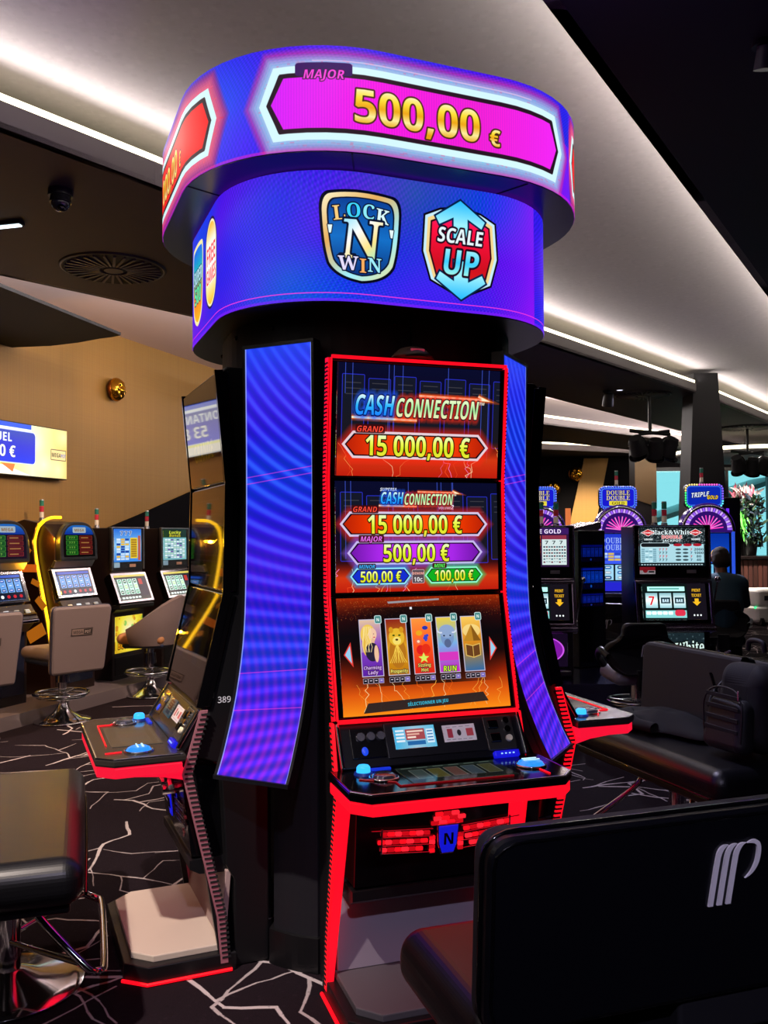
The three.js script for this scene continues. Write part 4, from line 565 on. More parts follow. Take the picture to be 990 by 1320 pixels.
const piping = (shape, r, n = 60) => { const p = shape.getSpacedPoints(n).slice(0, -1).map((v) => [v.x, v.y, 0]); return tube(p, r, true, n * 2, 6); };
function makeBench(label, pos, turn) {
  const t = thing('bench_seat', label, 'bench', pos, turn, 'double bench seats at the kiosk'), W = 1.15;
  const seat = obj('seat', pillow(W, 0.48, 0.135, 0.016).translate(0, 0.515, 0), K.leather, t);
  obj('seat_welt', tube([[-0.53, 0.475, 0.243], [0, 0.475, 0.246], [0.53, 0.475, 0.243]], 0.005), K.blackGloss, seat);
  obj('seat_board', rb(W - 0.1, 0.03, 0.4, 0.008, 0, 0.437, 0), K.black, t);
  const bs = rrect(W, 0.375, [0.05, 0.05, 0.055, 0.055]);
  const back = new THREE.Group(); back.name = 'backrest'; back.position.set(0, 0.765, -0.235); back.rotation.x = -0.07; t.add(back);
  obj('front_pad', ext(bs, 0.05, 0.016).translate(0, 0, -0.025), K.leatherGrey, back);
  obj('rear_shell', ext(bs, 0.036, 0.012).translate(0, 0, -0.056), M(0x07080e, 0.34), back);
  obj('piping', [piping(bs, 0.0055).translate(0, 0, -0.022), piping(rrect(W - 0.02, 0.355, 0.045), 0.004).translate(0, 0, -0.054)], K.blackGloss, back);
  const lg = pLogo(M(0xe4e0e6, 0.45), back, 0.125); lg.position.set(0.035, 0.066, -0.0565); lg.rotation.y = Math.PI;
  obj('bracket', [rb(0.3, 0.12, 0.05, 0.01, 0, 0.555, -0.245), rb(0.3, 0.03, 0.2, 0.01, 0, 0.43, -0.17)], K.charcoal, t);
  obj('post', cy(0.038, 0.038, 0.4, 0, 0.225, 0), K.chrome, t);
  obj('foot_disc', lathe([[0, 0.07], [0.05, 0.06], [0.1, 0.035], [0.2, 0.02], [0.24, 0.012], [0.245, 0], [0, 0]], 48), K.chrome, t);
  const fr = (y, w0, z0, w1, z1) => [[-w0, y, z0], [-w1, y, z1], [w1, y, z1], [w0, y, z0]];
  const ft = obj('foot_rail', [tube([[-0.18, 0.44, 0.05], [-0.2, 0.33, 0.08], [-0.3, 0.17, 0.24], [-0.3, 0.145, 0.28], [-0.24, 0.14, 0.3], [0.24, 0.14, 0.3], [0.3, 0.145, 0.28], [0.3, 0.17, 0.24], [0.2, 0.33, 0.08], [0.18, 0.44, 0.05]], 0.013, false, 90, 10), bar([-0.036, 0.16, 0.01], [-0.3, 0.17, 0.24], 0.009), bar([0.036, 0.16, 0.01], [0.3, 0.17, 0.24], 0.009), bar([-0.19, 0.37, 0.065], [0.19, 0.37, 0.065], 0.009)], K.chrome, t);
  return t;
}
const benchAt = (az, r, u) => onKiosk(az, r, u);
const bench0 = makeBench('wide black double bench at lower right seen from behind, silver P emblem on its backrest', benchAt(AZ, 1.69, 0.19), AZ + Math.PI);
copyOf(bench0, 'wide black double bench carrying the backpack, at the right side of the kiosk', benchAt(AZ + 90 * deg, 1.47, -0.03), AZ + 270 * deg);
copyOf(bench0, 'wide black double bench at the left edge with chrome foot rail, before the left machine', benchAt(AZ - 90 * deg, 1.32, 0.2), AZ + 90 * deg);
// ---------------------------------------------------------------- backpack and jacket on the right bench
{
  const az = AZ + 90 * deg, p = benchAt(az, 1.54, -0.41), t = thing('backpack', 'black fabric backpack leaning on the backrest of the right bench', 'backpack', [p[0], 0.606, p[2]], az + Math.PI);
  const fab = M(0x0b0b10, 0.8), web = M(0x121218, 0.6), W = 0.3, Hh = 0.36;
  const blob = (w, h, d, px, py, pz, taper = 0.16) => { const g = new RoundedBoxGeometry(w, h, d, 8, Math.min(w, h, d) * 0.42), a = g.attributes.position; for (let i = 0; i < a.count; i++) { const k = (a.getY(i) / h + 0.5), s = 1 - taper * k * k; a.setX(i, a.getX(i) * s); a.setZ(i, a.getZ(i) * (1 - 0.3 * k * k) + 0.01 * Math.sin(a.getX(i) * 30 + a.getY(i) * 22)); } g.computeVertexNormals(); return g.translate(px, py, pz); };
  obj('main_compartment', blob(W, Hh, 0.2, 0, Hh / 2, -0.02), fab, t);
  const fp = obj('front_pocket', blob(W * 0.82, Hh * 0.6, 0.1, 0, Hh * 0.32, 0.09), web, t);
  obj('zip', tube([[-0.11, 0.06, 0.13], [-0.115, 0.2, 0.125], [-0.06, 0.262, 0.115], [0.06, 0.262, 0.115], [0.115, 0.2, 0.125], [0.11, 0.06, 0.13]], 0.004), K.charcoal, fp);
  obj('zip_pull', rb(0.006, 0.04, 0.004, 0.002, 0.1, 0.25, 0.13), K.silver, fp);
  for (const s of [-1, 1]) obj('strap', tube([[s * 0.08, 0.36, -0.06], [s * 0.12, 0.33, -0.13], [s * 0.16, 0.2, -0.13], [s * 0.165, 0.06, -0.08]], 0.018, false, 24, 8), web, t);
  obj('side_strap', [tube([[-0.165, 0.1, -0.06], [-0.18, 0.2, 0.0], [-0.165, 0.3, 0.05]], 0.007), tube([[-0.165, 0.3, -0.06], [-0.17, 0.22, 0.03], [-0.16, 0.16, 0.07]], 0.006)], web, t);
  obj('handle', tube([[-0.05, 0.41, -0.05], [-0.035, 0.45, -0.05], [0.035, 0.45, -0.05], [0.05, 0.41, -0.05]], 0.011), web, t);
  obj('zip_pull', rb(0.03, 0.008, 0.005, 0.002, -0.09, 0.4, 0.02, 0, 0.3, 0.4), K.silver, t);
  for (let i = 0; i < 4; i++) obj('webbing_loop', rb(0.2, 0.018, 0.006, 0.003, 0, 0.1 + i * 0.045, 0.137 - i * 0.004), fab, t);
  const q = benchAt(az, 1.54, 0.17), j = thing('jacket', 'crumpled black jacket lying on the seat of the right bench beside the backpack', 'jacket', [q[0], 0.606, q[2]], az + Math.PI);
  const g = new THREE.SphereGeometry(1, 56, 24, 0, Math.PI * 2, 0, Math.PI / 2), a = g.attributes.position;
  for (let i = 0; i < a.count; i++) { const x = a.getX(i), y = a.getY(i), z = a.getZ(i), th = Math.atan2(z, x), e = 1 + 0.18 * Math.sin(th * 3 + 1) + 0.1 * Math.sin(th * 7); a.setXYZ(i, x * 0.3 * e, Math.max(0.0, y * 0.06 + 0.01 * Math.sin(x * 5 + z * 2) * y + 0.006 * Math.sin(z * 8 - x * 3) * y), z * 0.19 * e); }
  g.computeVertexNormals(); obj('cloth', g, M(0x060608, 0.9), j); obj('sleeve', tube([[-0.2, 0.03, 0.05], [-0.1, 0.05, 0.13], [0.05, 0.035, 0.19], [0.16, 0.025, 0.16]], 0.03, false, 30, 12).scale(1, 0.8, 1), M(0x07070a, 0.9), j);
}
// ---------------------------------------------------------------- gold-walled side: wall display, sconces, machines, stools
const dim = (c) => c;
{
  const tex = canvas(1600, 400, (x, w, h) => {
    rect(x, 0, 0, w, h, grad(x, 0, 0, w, 0, '#f8e890', '#ffffc0', '#f6e468', '#ffffc8', '#f0cc60')); for (const [a, b, q] of [[1240, 130, 120], [1500, 330, 160], [1330, 300, 110], [1560, 60, 120]]) { x.globalAlpha = 0.5; rect(x, a - q, b - q, 2 * q, 2 * q, rgrad(x, a, b, q, '#fffff0', 'rgba(255,255,220,0)')); }
    x.globalAlpha = 1; rect(x, 0, 0, w - 415, 36, '#0a50e0'); rect(x, 0, 36, w - 415, 22, '#f4fcff'); rrp(x, 60, 58, w - 430, 250, 34, grad(x, 0, 58, 0, 308, '#2040b0', '#1020d0', '#0830e8'), '#c8d0ff', 6);
    poly(x, [[0, 330], [900, 330], [1180, 398], [0, 400]], '#fff8f0'); poly(x, [[860, 318], [1010, 318], [985, 380]], '#f0803a');
    txt(x, 'MONTANT ACTUEL', 560, 116, 92, '#f4faff', { sx: 1.02 }); txt(x, '53 835,50 ' + EURO, 690, 224, 122, '#ffffff', { sx: 1.02, stroke: '#0a2080', lw: 6 });
    rrp(x, w - 190, 168, 178, 84, 4, '#f0d890', '#604020', 6); txt(x, 'MEGA', w - 128, 212, 46, '#3a2410', { sx: 0.85 }); txt(x, 'POT', w - 44, 214, 40, '#6068c0', { sx: 0.75 });
  });
  const p = WL(8.03, 0.1), t = thing('wall_display', 'wide lit jackpot display on the gold wall, blue panel ending in 50 euro', 'screen', [p[0], 2.34, -p[1]], WT);
  obj('housing', rb(1.94, 0.5, 0.08, 0.006, 0, 0, -0.05), K.black, t); obj('screen', bx(1.92, 0.48, 0.006, 0, 0, -0.007), screenMat(tex, 1.25, { roughness: 0.4 }), t); obj('wall_mount', bx(0.4, 0.3, 0.06, 0, 0, -0.095), K.black, t);
  const q = WL(8.03, 0.13), q2 = WL(8.03, 2); areaLight('display_glow', 0xfff0b8, 0.5, 1.9, 0.46, [q[0], 2.34, -q[1]], [q2[0], 2.34, -q2[1]]);
}
function sconce(label, pos, turn, r) {
  const t = thing('wall_ornament', label, 'ornament', pos, turn);
  const g = new THREE.SphereGeometry(r, 40, 28, 0, Math.PI * 2, 0, Math.PI / 2).rotateX(Math.PI / 2), a = g.attributes.position;
  for (let i = 0; i < a.count; i++) { const x = a.getX(i) / r, y = a.getY(i) / r, z = a.getZ(i) / r; const f = 1 + 0.07 * Math.sin(9 * x + 3 * y) * Math.sin(8 * y) * z + 0.12 * z * Math.exp(-14 * (x * x + (y + 0.1) ** 2)) - 0.16 * z * (Math.exp(-40 * ((x - 0.3) ** 2 + (y - 0.25) ** 2)) + Math.exp(-40 * ((x + 0.3) ** 2 + (y - 0.25) ** 2)) + Math.exp(-60 * (x * x * 0.3 + (y + 0.5) ** 2))); a.setXYZ(i, x * r * f, y * r * f * 1.12, z * r * f * 0.85); }
  g.computeVertexNormals(); obj('relief', g, K.gold, t); obj('back_ring', lathe([[r * 0.55, -0.03], [r * 1.02, -0.025], [r * 1.05, 0], [r * 1.0, 0.02], [r * 0.55, 0.0]], 40).rotateX(Math.PI / 2), M(0x8a4a18, 0.3, { metalness: 1 }), t); return t;
}
{ const p = WL(9.72, 0.06); sconce('gold relief dome on the gold wall right of the jackpot display', [p[0], 3.13, -p[1]], WT, 0.115); spotLight('ornament_beam', 0xffd9a0, 4, [p[0] + 1.4, 3.25, -p[1] + 1.6], [p[0], 3.1, -p[1]], 0.35);
  const q = WL(11.9, 0.06); sconce('second gold relief dome on the gold wall, mostly behind the left machine', [q[0], 2.82, -q[1]], WT, 0.125); }
struct('trim_10', plan([WL(6.4, 0.02), WL(12, 0.02), WL(12, 0.92), WL(6.4, 0.92)], 0, 0.11), M(0x5a5054, 0.6));
// pictures on the far machines
const reels = (x, l, t, w, h, n, ground, cols) => { rect(x, l, t, w, h, '#0c1424'); for (let i = 0; i < n; i++) { const W = w / n * 0.86, L = l + w / n * (i + 0.07); rect(x, L, t + h * 0.06, W, h * 0.88, ground); for (let j = 0; j < 3; j++) { x.fillStyle = cols[(i * 2 + j) % cols.length]; rrp(x, L + W * 0.18, t + h * (0.1 + j * 0.3), W * 0.64, h * 0.2, W * 0.16, cols[(i * 2 + j) % cols.length]); rect(x, L + W * 0.3, t + h * (0.17 + j * 0.3), W * 0.4, h * 0.05, '#ffffff'); } } };
const pays = (x, l, t, w, h, r, c, cols) => { for (let i = 0; i < r; i++) for (let j = 0; j < c; j++) { x.fillStyle = cols[(i * 3 + j * 5 + (i * j) % 3) % cols.length]; x.fillRect(l + w * j / c + 2, t + h * i / r + 2, w / c - 5, h / r - 5); } };
const TX = {
  archTop: canvas(256, 256, (x, w, h) => { rect(x, 0, 0, w, h, '#120a0c'); rect(x, 0, 0, w, 76, grad(x, 0, 0, 0, 76, '#2a90ff', '#1040c0')); rrp(x, 74, 16, 108, 46, 8, '#d8f0ff'); txt(x, 'MEGA', 128, 40, 32, '#c08020', { sx: 0.9 }); for (let i = 0; i < 4; i++) { rrp(x, 20, 86 + i * 40, 92, 32, 4, '#1a6a20', '#58c840', 3); txt(x, '7 7 7', 66, 102 + i * 40, 22, '#b0f060'); rrp(x, 128, 86 + i * 40, 106, 32, 4, '#701818', '#a84030', 3); rect(x, 140, 98 + i * 40, 60 + 8 * (i % 3), 8, '#d89850'); } }),
  archReels: canvas(320, 200, (x, w, h) => { rect(x, 0, 0, w, h, '#0a1830'); reels(x, 10, 30, w - 20, 120, 5, '#78b0f0', ['#2a60c8', '#4890e8', '#2050a8', '#70b0f8']); rect(x, 10, 8, w - 20, 20, '#2858c8'); for (let i = 0; i < 6; i++) { x.beginPath(); x.arc(35 + i * 50, 174, 13, 0, 7); x.fillStyle = i === 2 ? '#fff' : '#c02030'; x.fill(); } }),
  blueTop: canvas(256, 300, (x, w, h) => { rect(x, 0, 0, w, h, grad(x, 0, 0, 0, h, '#2a70e0', '#90d0ff', '#3a88e8')); txt(x, '7 7 7', 110, 40, 50, '#102880', { stroke: '#e0f0ff', lw: 6 }); rect(x, 150, 80, 70, 190, '#f0d020'); pays(x, 20, 86, 120, 200, 9, 3, ['#e8f4ff', '#f0c040', '#2040a0', '#d0e8ff']); pays(x, 156, 90, 58, 170, 8, 1, ['#b08010', '#ffe860', '#805008']); rect(x, 224, 60, 26, 230, '#c05a48'); }),
  greenTop: canvas(256, 300, (x, w, h) => { rect(x, 0, 0, w, h, '#7ab8c0'); rect(x, 0, 0, w, 80, '#141c10'); txt(x, 'Lucky', 128, 28, 40, '#e0e030', { sx: 1.2, skew: 0.2 }); txt(x, 'Bonus', 128, 60, 36, '#d0c020', { sx: 1.2, skew: 0.2 }); pays(x, 14, 92, w - 28, h - 106, 10, 7, ['#e8f4f8', '#c8d8e8', '#4a6a80', '#b8d8c8', '#8058a8', '#f0f8ff']); }),
  greenReels: canvas(300, 170, (x, w, h) => { rect(x, 0, 0, w, h, '#1a2c24'); reels(x, 8, 20, w * 0.66, 120, 4, '#d8fff0', ['#40a878', '#80c8a8', '#306850', '#c8f0b0']); rect(x, w * 0.7, 20, w * 0.27, 130, '#1a2030'); rect(x, w * 0.73, 30, w * 0.12, 40, '#c03028'); rect(x, 0, 0, w, 14, '#e0d060'); for (let i = 0; i < 6; i++) rrp(x, 12 + i * 32, 148, 26, 14, 4, '#e8fff8'); }),
  yellowBelly: canvas(256, 200, (x, w, h) => { rect(x, 0, 0, w, h, rgrad(x, 128, 80, 190, '#fffce0', '#f8e840', '#c89010')); for (let i = 0; i < 40; i++) { x.beginPath(); x.arc(rnd() * w, rnd() * h * 0.8, rr(5, 16), 0, 7); x.fillStyle = ['#58b848', '#f0c020', '#ffe860', '#c86018'][i % 4]; x.globalAlpha = 0.6; x.fill(); } x.globalAlpha = 1; txt(x, 'BONANZA', 128, 160, 52, '#e8a010', { sx: 0.86, stroke: '#5a2a04', lw: 10 }); }),
  greenBelly: canvas(256, 90, (x, w, h) => { rect(x, 0, 0, w, h, '#d8e820'); txt(x, 'Lucky Bonus', 128, 40, 46, '#2a5a10', { sx: 0.9, skew: 0.2, stroke: '#f0ff80', lw: 5 }); rect(x, 0, 70, w, 20, '#408020'); }),
  bwTop: canvas(512, 400, (x, w, h) => {
    rect(x, 0, 0, w, h, '#141c20'); speckle(x, w, 170, 700, ['#c8e0e8', '#8aa8b0', '#0a1014', '#e8f4f8'], 4, 12); x.globalAlpha = 1;
    txt(x, 'Black&White', 256, 50, 62, '#e0f0f4', { sx: 0.8, stroke: '#080c10', lw: 12, font: SERIF }); txt(x, 'DOUBLE', 256, 98, 46, '#d82028', { stroke: '#f0e8e8', lw: 6, sx: 0.9 }); txt(x, 'JACKPOT', 256, 136, 34, '#d8ecf0', { stroke: '#080c10', lw: 8 });
    for (const s of [72, 440]) { poly(x, [[s, 16], [s + 52, 52], [s, 88], [s - 52, 52]], '#c82028', '#e8f4f4', 4); txt(x, 'DOUBLE', s, 52, 20, '#fff', { sx: 0.9 }); txt(x, '10000', s, 122, 26, '#e8f4f8'); }
    rect(x, 10, 172, w - 20, 190, '#a8d4e0'); rrp(x, 14, 158, 226, 44, 20, '#14181c', '#c8e0e8', 4); for (let i = 0; i < 3; i++) { x.beginPath(); x.ellipse(300 + i * 76, 180, 34, 15, 0, 0, 7); x.fillStyle = '#a8182a'; x.fill(); }
    pays(x, 16, 216, 120, 140, 7, 4, ['#78a4b4', '#c8e8f0', '#a8d4e0']); for (let i = 0; i < 4; i++) { txt(x, '7 7 7', 186, 226 + i * 36, 34, i % 2 ? '#102028' : '#d01828', { sx: 0.9 }); txt(x, ['2000', '1000', '80', '40'][i], 462, 226 + i * 36, 34, '#203848'); for (let j = 0; j < 2; j++) { x.beginPath(); x.ellipse(304 + j * 56, 226 + i * 36, 22, 10, 0, 0, 7); x.fillStyle = '#3a5058'; x.fill(); } txt(x, '7', 404, 226 + i * 36, 32, i % 2 ? '#1a4070' : '#d01828'); }
    rect(x, 0, 366, w, 34, '#081014'); for (let i = 0; i < 22; i++) rect(x, 14 + i * 22, 378, 15, 10, '#a8c4cc');
  }),
  bwReels: canvas(512, 270, (x, w, h) => {
    rect(x, 0, 0, w, h, '#0a1414'); rect(x, 44, 22, 300, 34, '#b8fff0'); rect(x, 60, 32, 240, 12, '#60a8a0'); for (let i = 0; i < 3; i++) { rect(x, 26 + i * 112, 70, 96, 112, grad(x, 0, 70, 0, 182, '#80b0b8', '#f0ffff', '#90c0c8')); } txt(x, '7', 74, 128, 92, '#d01c28', { stroke: '#fff', lw: 4 }); for (let i = 1; i < 3; i++) { rect(x, 36 + i * 112, 104, 76, 44, '#14303c'); txt(x, 'BAR', 74 + i * 112, 127, 32, '#d8f4ff', { sx: 0.9 }); }
    rect(x, 20, 200, 330, 56, '#80c8c8'); for (let i = 0; i < 5; i++) rrp(x, 26 + i * 44, 208, 38, 24, 6, '#e8ffff'); rrp(x, 256, 196, 84, 46, 20, '#d03048'); rect(x, 362, 0, 150, h, '#141018'); txt(x, 'PRINT', 436, 50, 30, '#e8b020', { sx: 0.8 }); txt(x, 'TICKET', 436, 88, 30, '#e8b020', { sx: 0.8 }); poly(x, [[420, 112], [452, 112], [452, 136], [470, 136], [436, 166], [402, 136], [420, 136]], '#e8b020'); for (let i = 0; i < 3; i++) { x.beginPath(); x.arc(410 + i * 26, 236, 7, 0, 7); x.fillStyle = '#e8f0f0'; x.fill(); }
  }),
  bwBelly: canvas(512, 220, (x, w, h) => { rect(x, 0, 0, w, h, '#1c2a30'); speckle(x, w, h, 240, ['#a8c8d0', '#0c1418'], 4, 12); x.globalAlpha = 1; txt(x, 'Black&White', 250, 110, 110, '#e8fff8', { sx: 0.72, stroke: '#06100c', lw: 18, font: SERIF, rot: -0.05 }); }),
  goldTop: canvas(512, 420, (x, w, h) => { rect(x, 0, 0, w, h, '#2a1438'); rect(x, 0, 0, w, 66, '#3a1a60'); txt(x, 'TRIPLE GOLD', 300, 36, 62, '#f0e0ff', { sx: 0.8, stroke: '#201040', lw: 8 }); pays(x, 20, 78, 200, 320, 10, 4, ['#f0f0f8', '#e88898', '#e02838', '#f8c8c8', '#8a3a80', '#fff']); pays(x, 224, 78, 72, 320, 8, 1, ['#ff8030', '#e02020', '#ffb040', '#e04028']); rect(x, 304, 78, 190, 320, '#d0e0e0'); rect(x, 304, 78, 190, 44, '#8a3048'); for (let i = 0; i < 3; i++) txt(x, '7', 340 + i * 56, 156, 52, '#14242c'); for (let i = 0; i < 6; i++) for (let j = 0; j < 9; j++) rect(x, 314 + j * 20, 196 + i * 33, 14, i > 3 && j % 3 ? 6 : 16, ['#1c3c48', '#406878', '#6a2838'][(i + j * 2) % 3]); }),
  goldBelly: canvas(300, 300, (x, w, h) => { rect(x, 0, 0, w, h, '#160a20'); x.beginPath(); x.ellipse(170, 150, 110, 120, 0, 0, 7); x.fillStyle = '#8a1ab0'; x.fill(); x.strokeStyle = '#e060ff'; x.lineWidth = 8; x.stroke(); x.beginPath(); x.ellipse(90, 150, 60, 80, 0, 0, 7); x.fillStyle = rgrad(x, 85, 130, 80, '#fff', '#d8d8e8', '#504860'); x.fill(); x.beginPath(); x.ellipse(185, 150, 56, 74, 0, 0, 7); x.fillStyle = rgrad(x, 180, 130, 80, '#f060ff', '#a020c0', '#400858'); x.fill(); }),
  ddTop: canvas(320, 190, (x, w, h) => { rect(x, 0, 0, w, h, '#1420c0'); rrp(x, 8, 8, w - 16, h - 16, 30, '#1a1ad0', '#60a0ff', 6); txt(x, 'DOUBLE', 160, 48, 58, '#d8c8a0', { font: SERIF, stroke: '#101050', lw: 8, sx: 0.9 }); txt(x, 'DOUBLE', 160, 98, 58, '#e0d0b0', { font: SERIF, stroke: '#101050', lw: 8, sx: 0.9 }); rrp(x, 76, 126, 168, 44, 6, '#e8d840'); txt(x, 'GOLD', 160, 149, 40, '#403808', { font: SERIF }); }),
  ttTop: canvas(320, 190, (x, w, h) => { rect(x, 0, 0, w, h, '#0a1a90'); rrp(x, 8, 8, w - 16, h - 16, 30, '#0c28b0', '#4080ff', 6); txt(x, 'TRIPLE', 124, 84, 62, '#e8f0ff', { stroke: '#081040', lw: 10, skew: 0.2, sx: 0.8, rot: -0.08 }); txt(x, 'GOLD', 236, 110, 46, '#ffd830', { stroke: '#402008', lw: 8, skew: 0.2, sx: 0.8 }); }),
  ddScreen: canvas(320, 400, (x, w, h) => { rect(x, 0, 0, w, h, grad(x, 0, 0, 0, h, '#2038d0', '#4060ff', '#1828a0')); txt(x, 'DOUBLE', 110, 46, 54, '#a0b8ff', { font: SERIF, sx: 0.9 }); txt(x, 'DOUBLE', 110, 94, 54, '#a0b8ff', { font: SERIF, sx: 0.9 }); poly(x, [[190, 60], [310, 20], [310, 90], [190, 110]], '#d0e0ff'); pays(x, 12, 130, w - 24, 60, 3, 6, ['#d0e8ff', '#e0c060', '#3048c0', '#a0c8ff']); reels(x, 10, 210, w - 20, 120, 3, '#a8e0ff', ['#3878c0', '#a0c0d8', '#204880']); rect(x, 0, 340, w, 60, '#2828d8'); }),
  ttScreen: canvas(320, 400, (x, w, h) => { rect(x, 0, 0, w, h, grad(x, 0, 0, 0, h, '#0830a0', '#1050c8', '#103068')); txt(x, 'TRIPLE', 90, 130, 54, '#c0d8ff', { skew: 0.2, sx: 0.7 }); txt(x, 'GOLD', 240, 130, 54, '#ffd030', { skew: 0.2, sx: 0.8 }); reels(x, 20, 200, w - 40, 130, 3, '#78c8f0', ['#2878b8', '#88c8e0']); }),
  purpleArch: canvas(320, 160, (x, w, h) => { rect(x, 0, 0, w, h, '#30106a'); for (let i = 0; i < 26; i++) { const a = Math.PI + i / 25 * Math.PI; x.save(); x.translate(160 + Math.cos(a) * 128, 150 + Math.sin(a) * 118); x.rotate(a + Math.PI / 2); rect(x, -6, -14, 12, 30, i % 2 ? '#a060ff' : '#d8b0ff'); x.restore(); } for (let i = 0; i < 12; i++) { const a = Math.PI + (i + 0.5) / 12 * Math.PI; bolt(x, 160, 150, 160 + Math.cos(a) * 90, 150 + Math.sin(a) * 80, i % 2 ? '#ff40c0' : '#ff80e0', 7, 2, 0); } }),
  warn: canvas(140, 70, (x, w, h) => { rect(x, 0, 0, w, h, '#e8e0e4'); rect(x, 0, 0, w, 34, '#c82838'); x.beginPath(); x.arc(50, 36, 22, 0, 7); x.fillStyle = '#c02030'; x.fill(); rect(x, 80, 40, 50, 16, '#282028'); }),
  mega: canvas(200, 64, (x, w, h) => { rect(x, 0, 0, w, h, '#7a6862'); x.strokeStyle = '#181214'; x.lineWidth = 6; x.strokeRect(4, 4, w - 8, h - 8); txt(x, 'MEGA', 62, 34, 38, '#161012', { sx: 0.85 }); rect(x, 116, 10, 76, 44, '#161012'); txt(x, 'POT', 154, 34, 36, '#a89890', { sx: 0.85 }); }),
};
const lamp3 = (t, x, y, z, s = 1) => { const c = obj('candle_lamp', cy(0.026 * s, 0.03 * s, 0.03 * s, x, y + 0.015 * s, z), K.steel, t); for (const [i, col] of [[0, 0xd8c8b0], [1, 0xb83040], [2, 0x2a6a5a]]) obj('lens', cy(0.022 * s, 0.022 * s, 0.055 * s, x, y + (0.06 + i * 0.06) * s, z), M(col, 0.25, { emissive: col, emissiveIntensity: 0.12 }), c); obj('cap', cy(0.02 * s, 0.022 * s, 0.014 * s, x, y + 0.212 * s, z), K.steel, c); };
const bodyBrown = M(0x2a1410, 0.4);
function bankAt(s, off = 0.4) { const p = WL(s, off); return [p[0], 0.11, -p[1]]; }
function archMachine(label, s, led) {   // dome-topped video slot: origin on the plinth, y measured from there
  const t = thing('slot_machine', label, 'slot machine', bankAt(s), WT, 'dome-topped machines before the gold wall'), w = 0.54;
  const prof = [[-0.3, 0], [0.22, 0], [0.22, 0.6], [0.3, 0.68], [0.33, 0.76], [0.2, 0.82], [0.13, 1.12], [0.2, 1.2], [0.2, 1.4], [0.06, 1.53], [-0.12, 1.56], [-0.3, 1.5]];
  obj('cabinet_body', side(prof, w, 0, 0.01), M(0x1a0c08, 0.35), t);
  const arch = rrect(w * 0.96, 0.36, [0.02, 0.02, 0.24, 0.24]); const f = obj('top_bezel', ext(arch, 0.06, 0.012), K.black, t); f.position.set(0, 1.37, 0.19); f.rotation.x = -0.05;
  const sc = obj('top_screen', ext(rrect(w * 0.8, 0.29, [0.01, 0.01, 0.17, 0.17]), 0.004).toNonIndexed(), screenMat(TX.archTop, 0.5), f); { const g = sc.geometry, p = g.attributes.position, u = g.attributes.uv; for (let i = 0; i < p.count; i++) u.setXY(i, p.getX(i) / (w * 0.8) + 0.5, p.getY(i) / 0.29 + 0.5); } sc.position.z = 0.058;
  panel('sill', 1.13, 0.18, 1.19, 0.215, w, 0.03, K.steel, t);
  const b = panel('reel_bezel', 0.86, 0.25, 1.12, 0.16, w, 0.04, K.chrome, t); const bh = b.userData.h; obj('reel_screen', bx(w * 0.84, bh * 0.82, 0.006, 0, 0, 0.002), screenMat(TX.archReels, 1.0), b);
  const d = panel('button_panel', 0.72, 0.34, 0.84, 0.255, w, 0.03, M(0x202024, 0.25), t); for (let i = 0; i < 4; i++) obj('play_button', rb(0.055, 0.04, 0.012, 0.004, -0.18 + i * 0.12, 0, 0.006), i === 1 ? glow(0xf0f8ff, 1.1) : M(0x90a0b0, 0.2), d);
  obj('deck_lip', rb(w, 0.03, 0.06, 0.008, 0, 0.7, 0.32), K.chrome, t); panel('belly_panel', 0.08, 0.225, 0.62, 0.225, w * 0.86, 0.01, M(0x141828, 0.15), t);
  if (led) {
    const L = [[0.2, 0.36], [0.15, 0.65], [0.08, 0.95], [0.02, 1.2], [0.0, 1.38], [0.04, 1.5], [0.1, 1.555]].map(([z, y]) => [-w / 2 - 0.03, y, z]); const sp = new THREE.CatmullRomCurve3(L.map(V));
    obj('side_wing', side([[-0.34, 0], [0.22, 0], [0.2, 0.36], [0.15, 0.65], [0.08, 0.95], [0.02, 1.2], [0.0, 1.38], [0.04, 1.5], [0.06, 1.54], [-0.1, 1.57], [-0.25, 1.53], [-0.34, 1.4]], 0.06, -w / 2 - 0.03, 0.006), M(0x241008, 0.3), t);
    obj('light_tube', [new THREE.TubeGeometry(sp, 60, 0.016, 10), tube([[-w / 2 - 0.03, 1.555, 0.1], [-w / 2 + 0.04, 1.585, 0.12], [-w / 2 + 0.16, 1.59, 0.13]], 0.014)], glow(0xffc014, 2.6), t);
    const logo = obj('badge', bx(0.004, 0.07, 0.3, -w / 2 - 0.061, 1.13, -0.1), M(0xc05a18, 0.4, { emissive: 0xff7a20, emissiveIntensity: 0.35 }), t); const or = glow(0xd87818, 0.55);
    for (const [z, y, a, s] of [[0.1, 0.82, 0.8, 0.12], [-0.1, 0.72, 0.3, 0.16], [0.05, 0.55, -0.5, 0.2], [-0.16, 0.45, 0.9, 0.14], [0.12, 0.36, 0.2, 0.16], [-0.05, 1.3, 0.7, 0.08], [0.04, 1.0, 0.4, 0.09]]) { const c = obj('confetti_plate', rb(0.006, s * 0.55, s, 0.002, 0, 0, 0), or, t); c.position.set(-w / 2 - 0.062, y, z); c.rotation.x = a; }
    for (const [yy, zz] of [[1.4, 0.2], [0.95, 0.3]]) { const pl = new THREE.PointLight(0xffb020, 0.5); pl.name = 'tube_glow'; pl.shadow.radius = 0.5; pl.position.set(-w / 2 - 0.05, yy, zz); pl.castShadow = true; t.add(pl); }
  }
  lamp3(t, -0.05, 1.565, -0.14, 0.9); return t;
}
archMachine('dome-topped machine cut by the left edge of the view, before the gold wall', 7.62, true);
archMachine('dome-topped machine with the glowing yellow light tube down its side', 8.47, true);
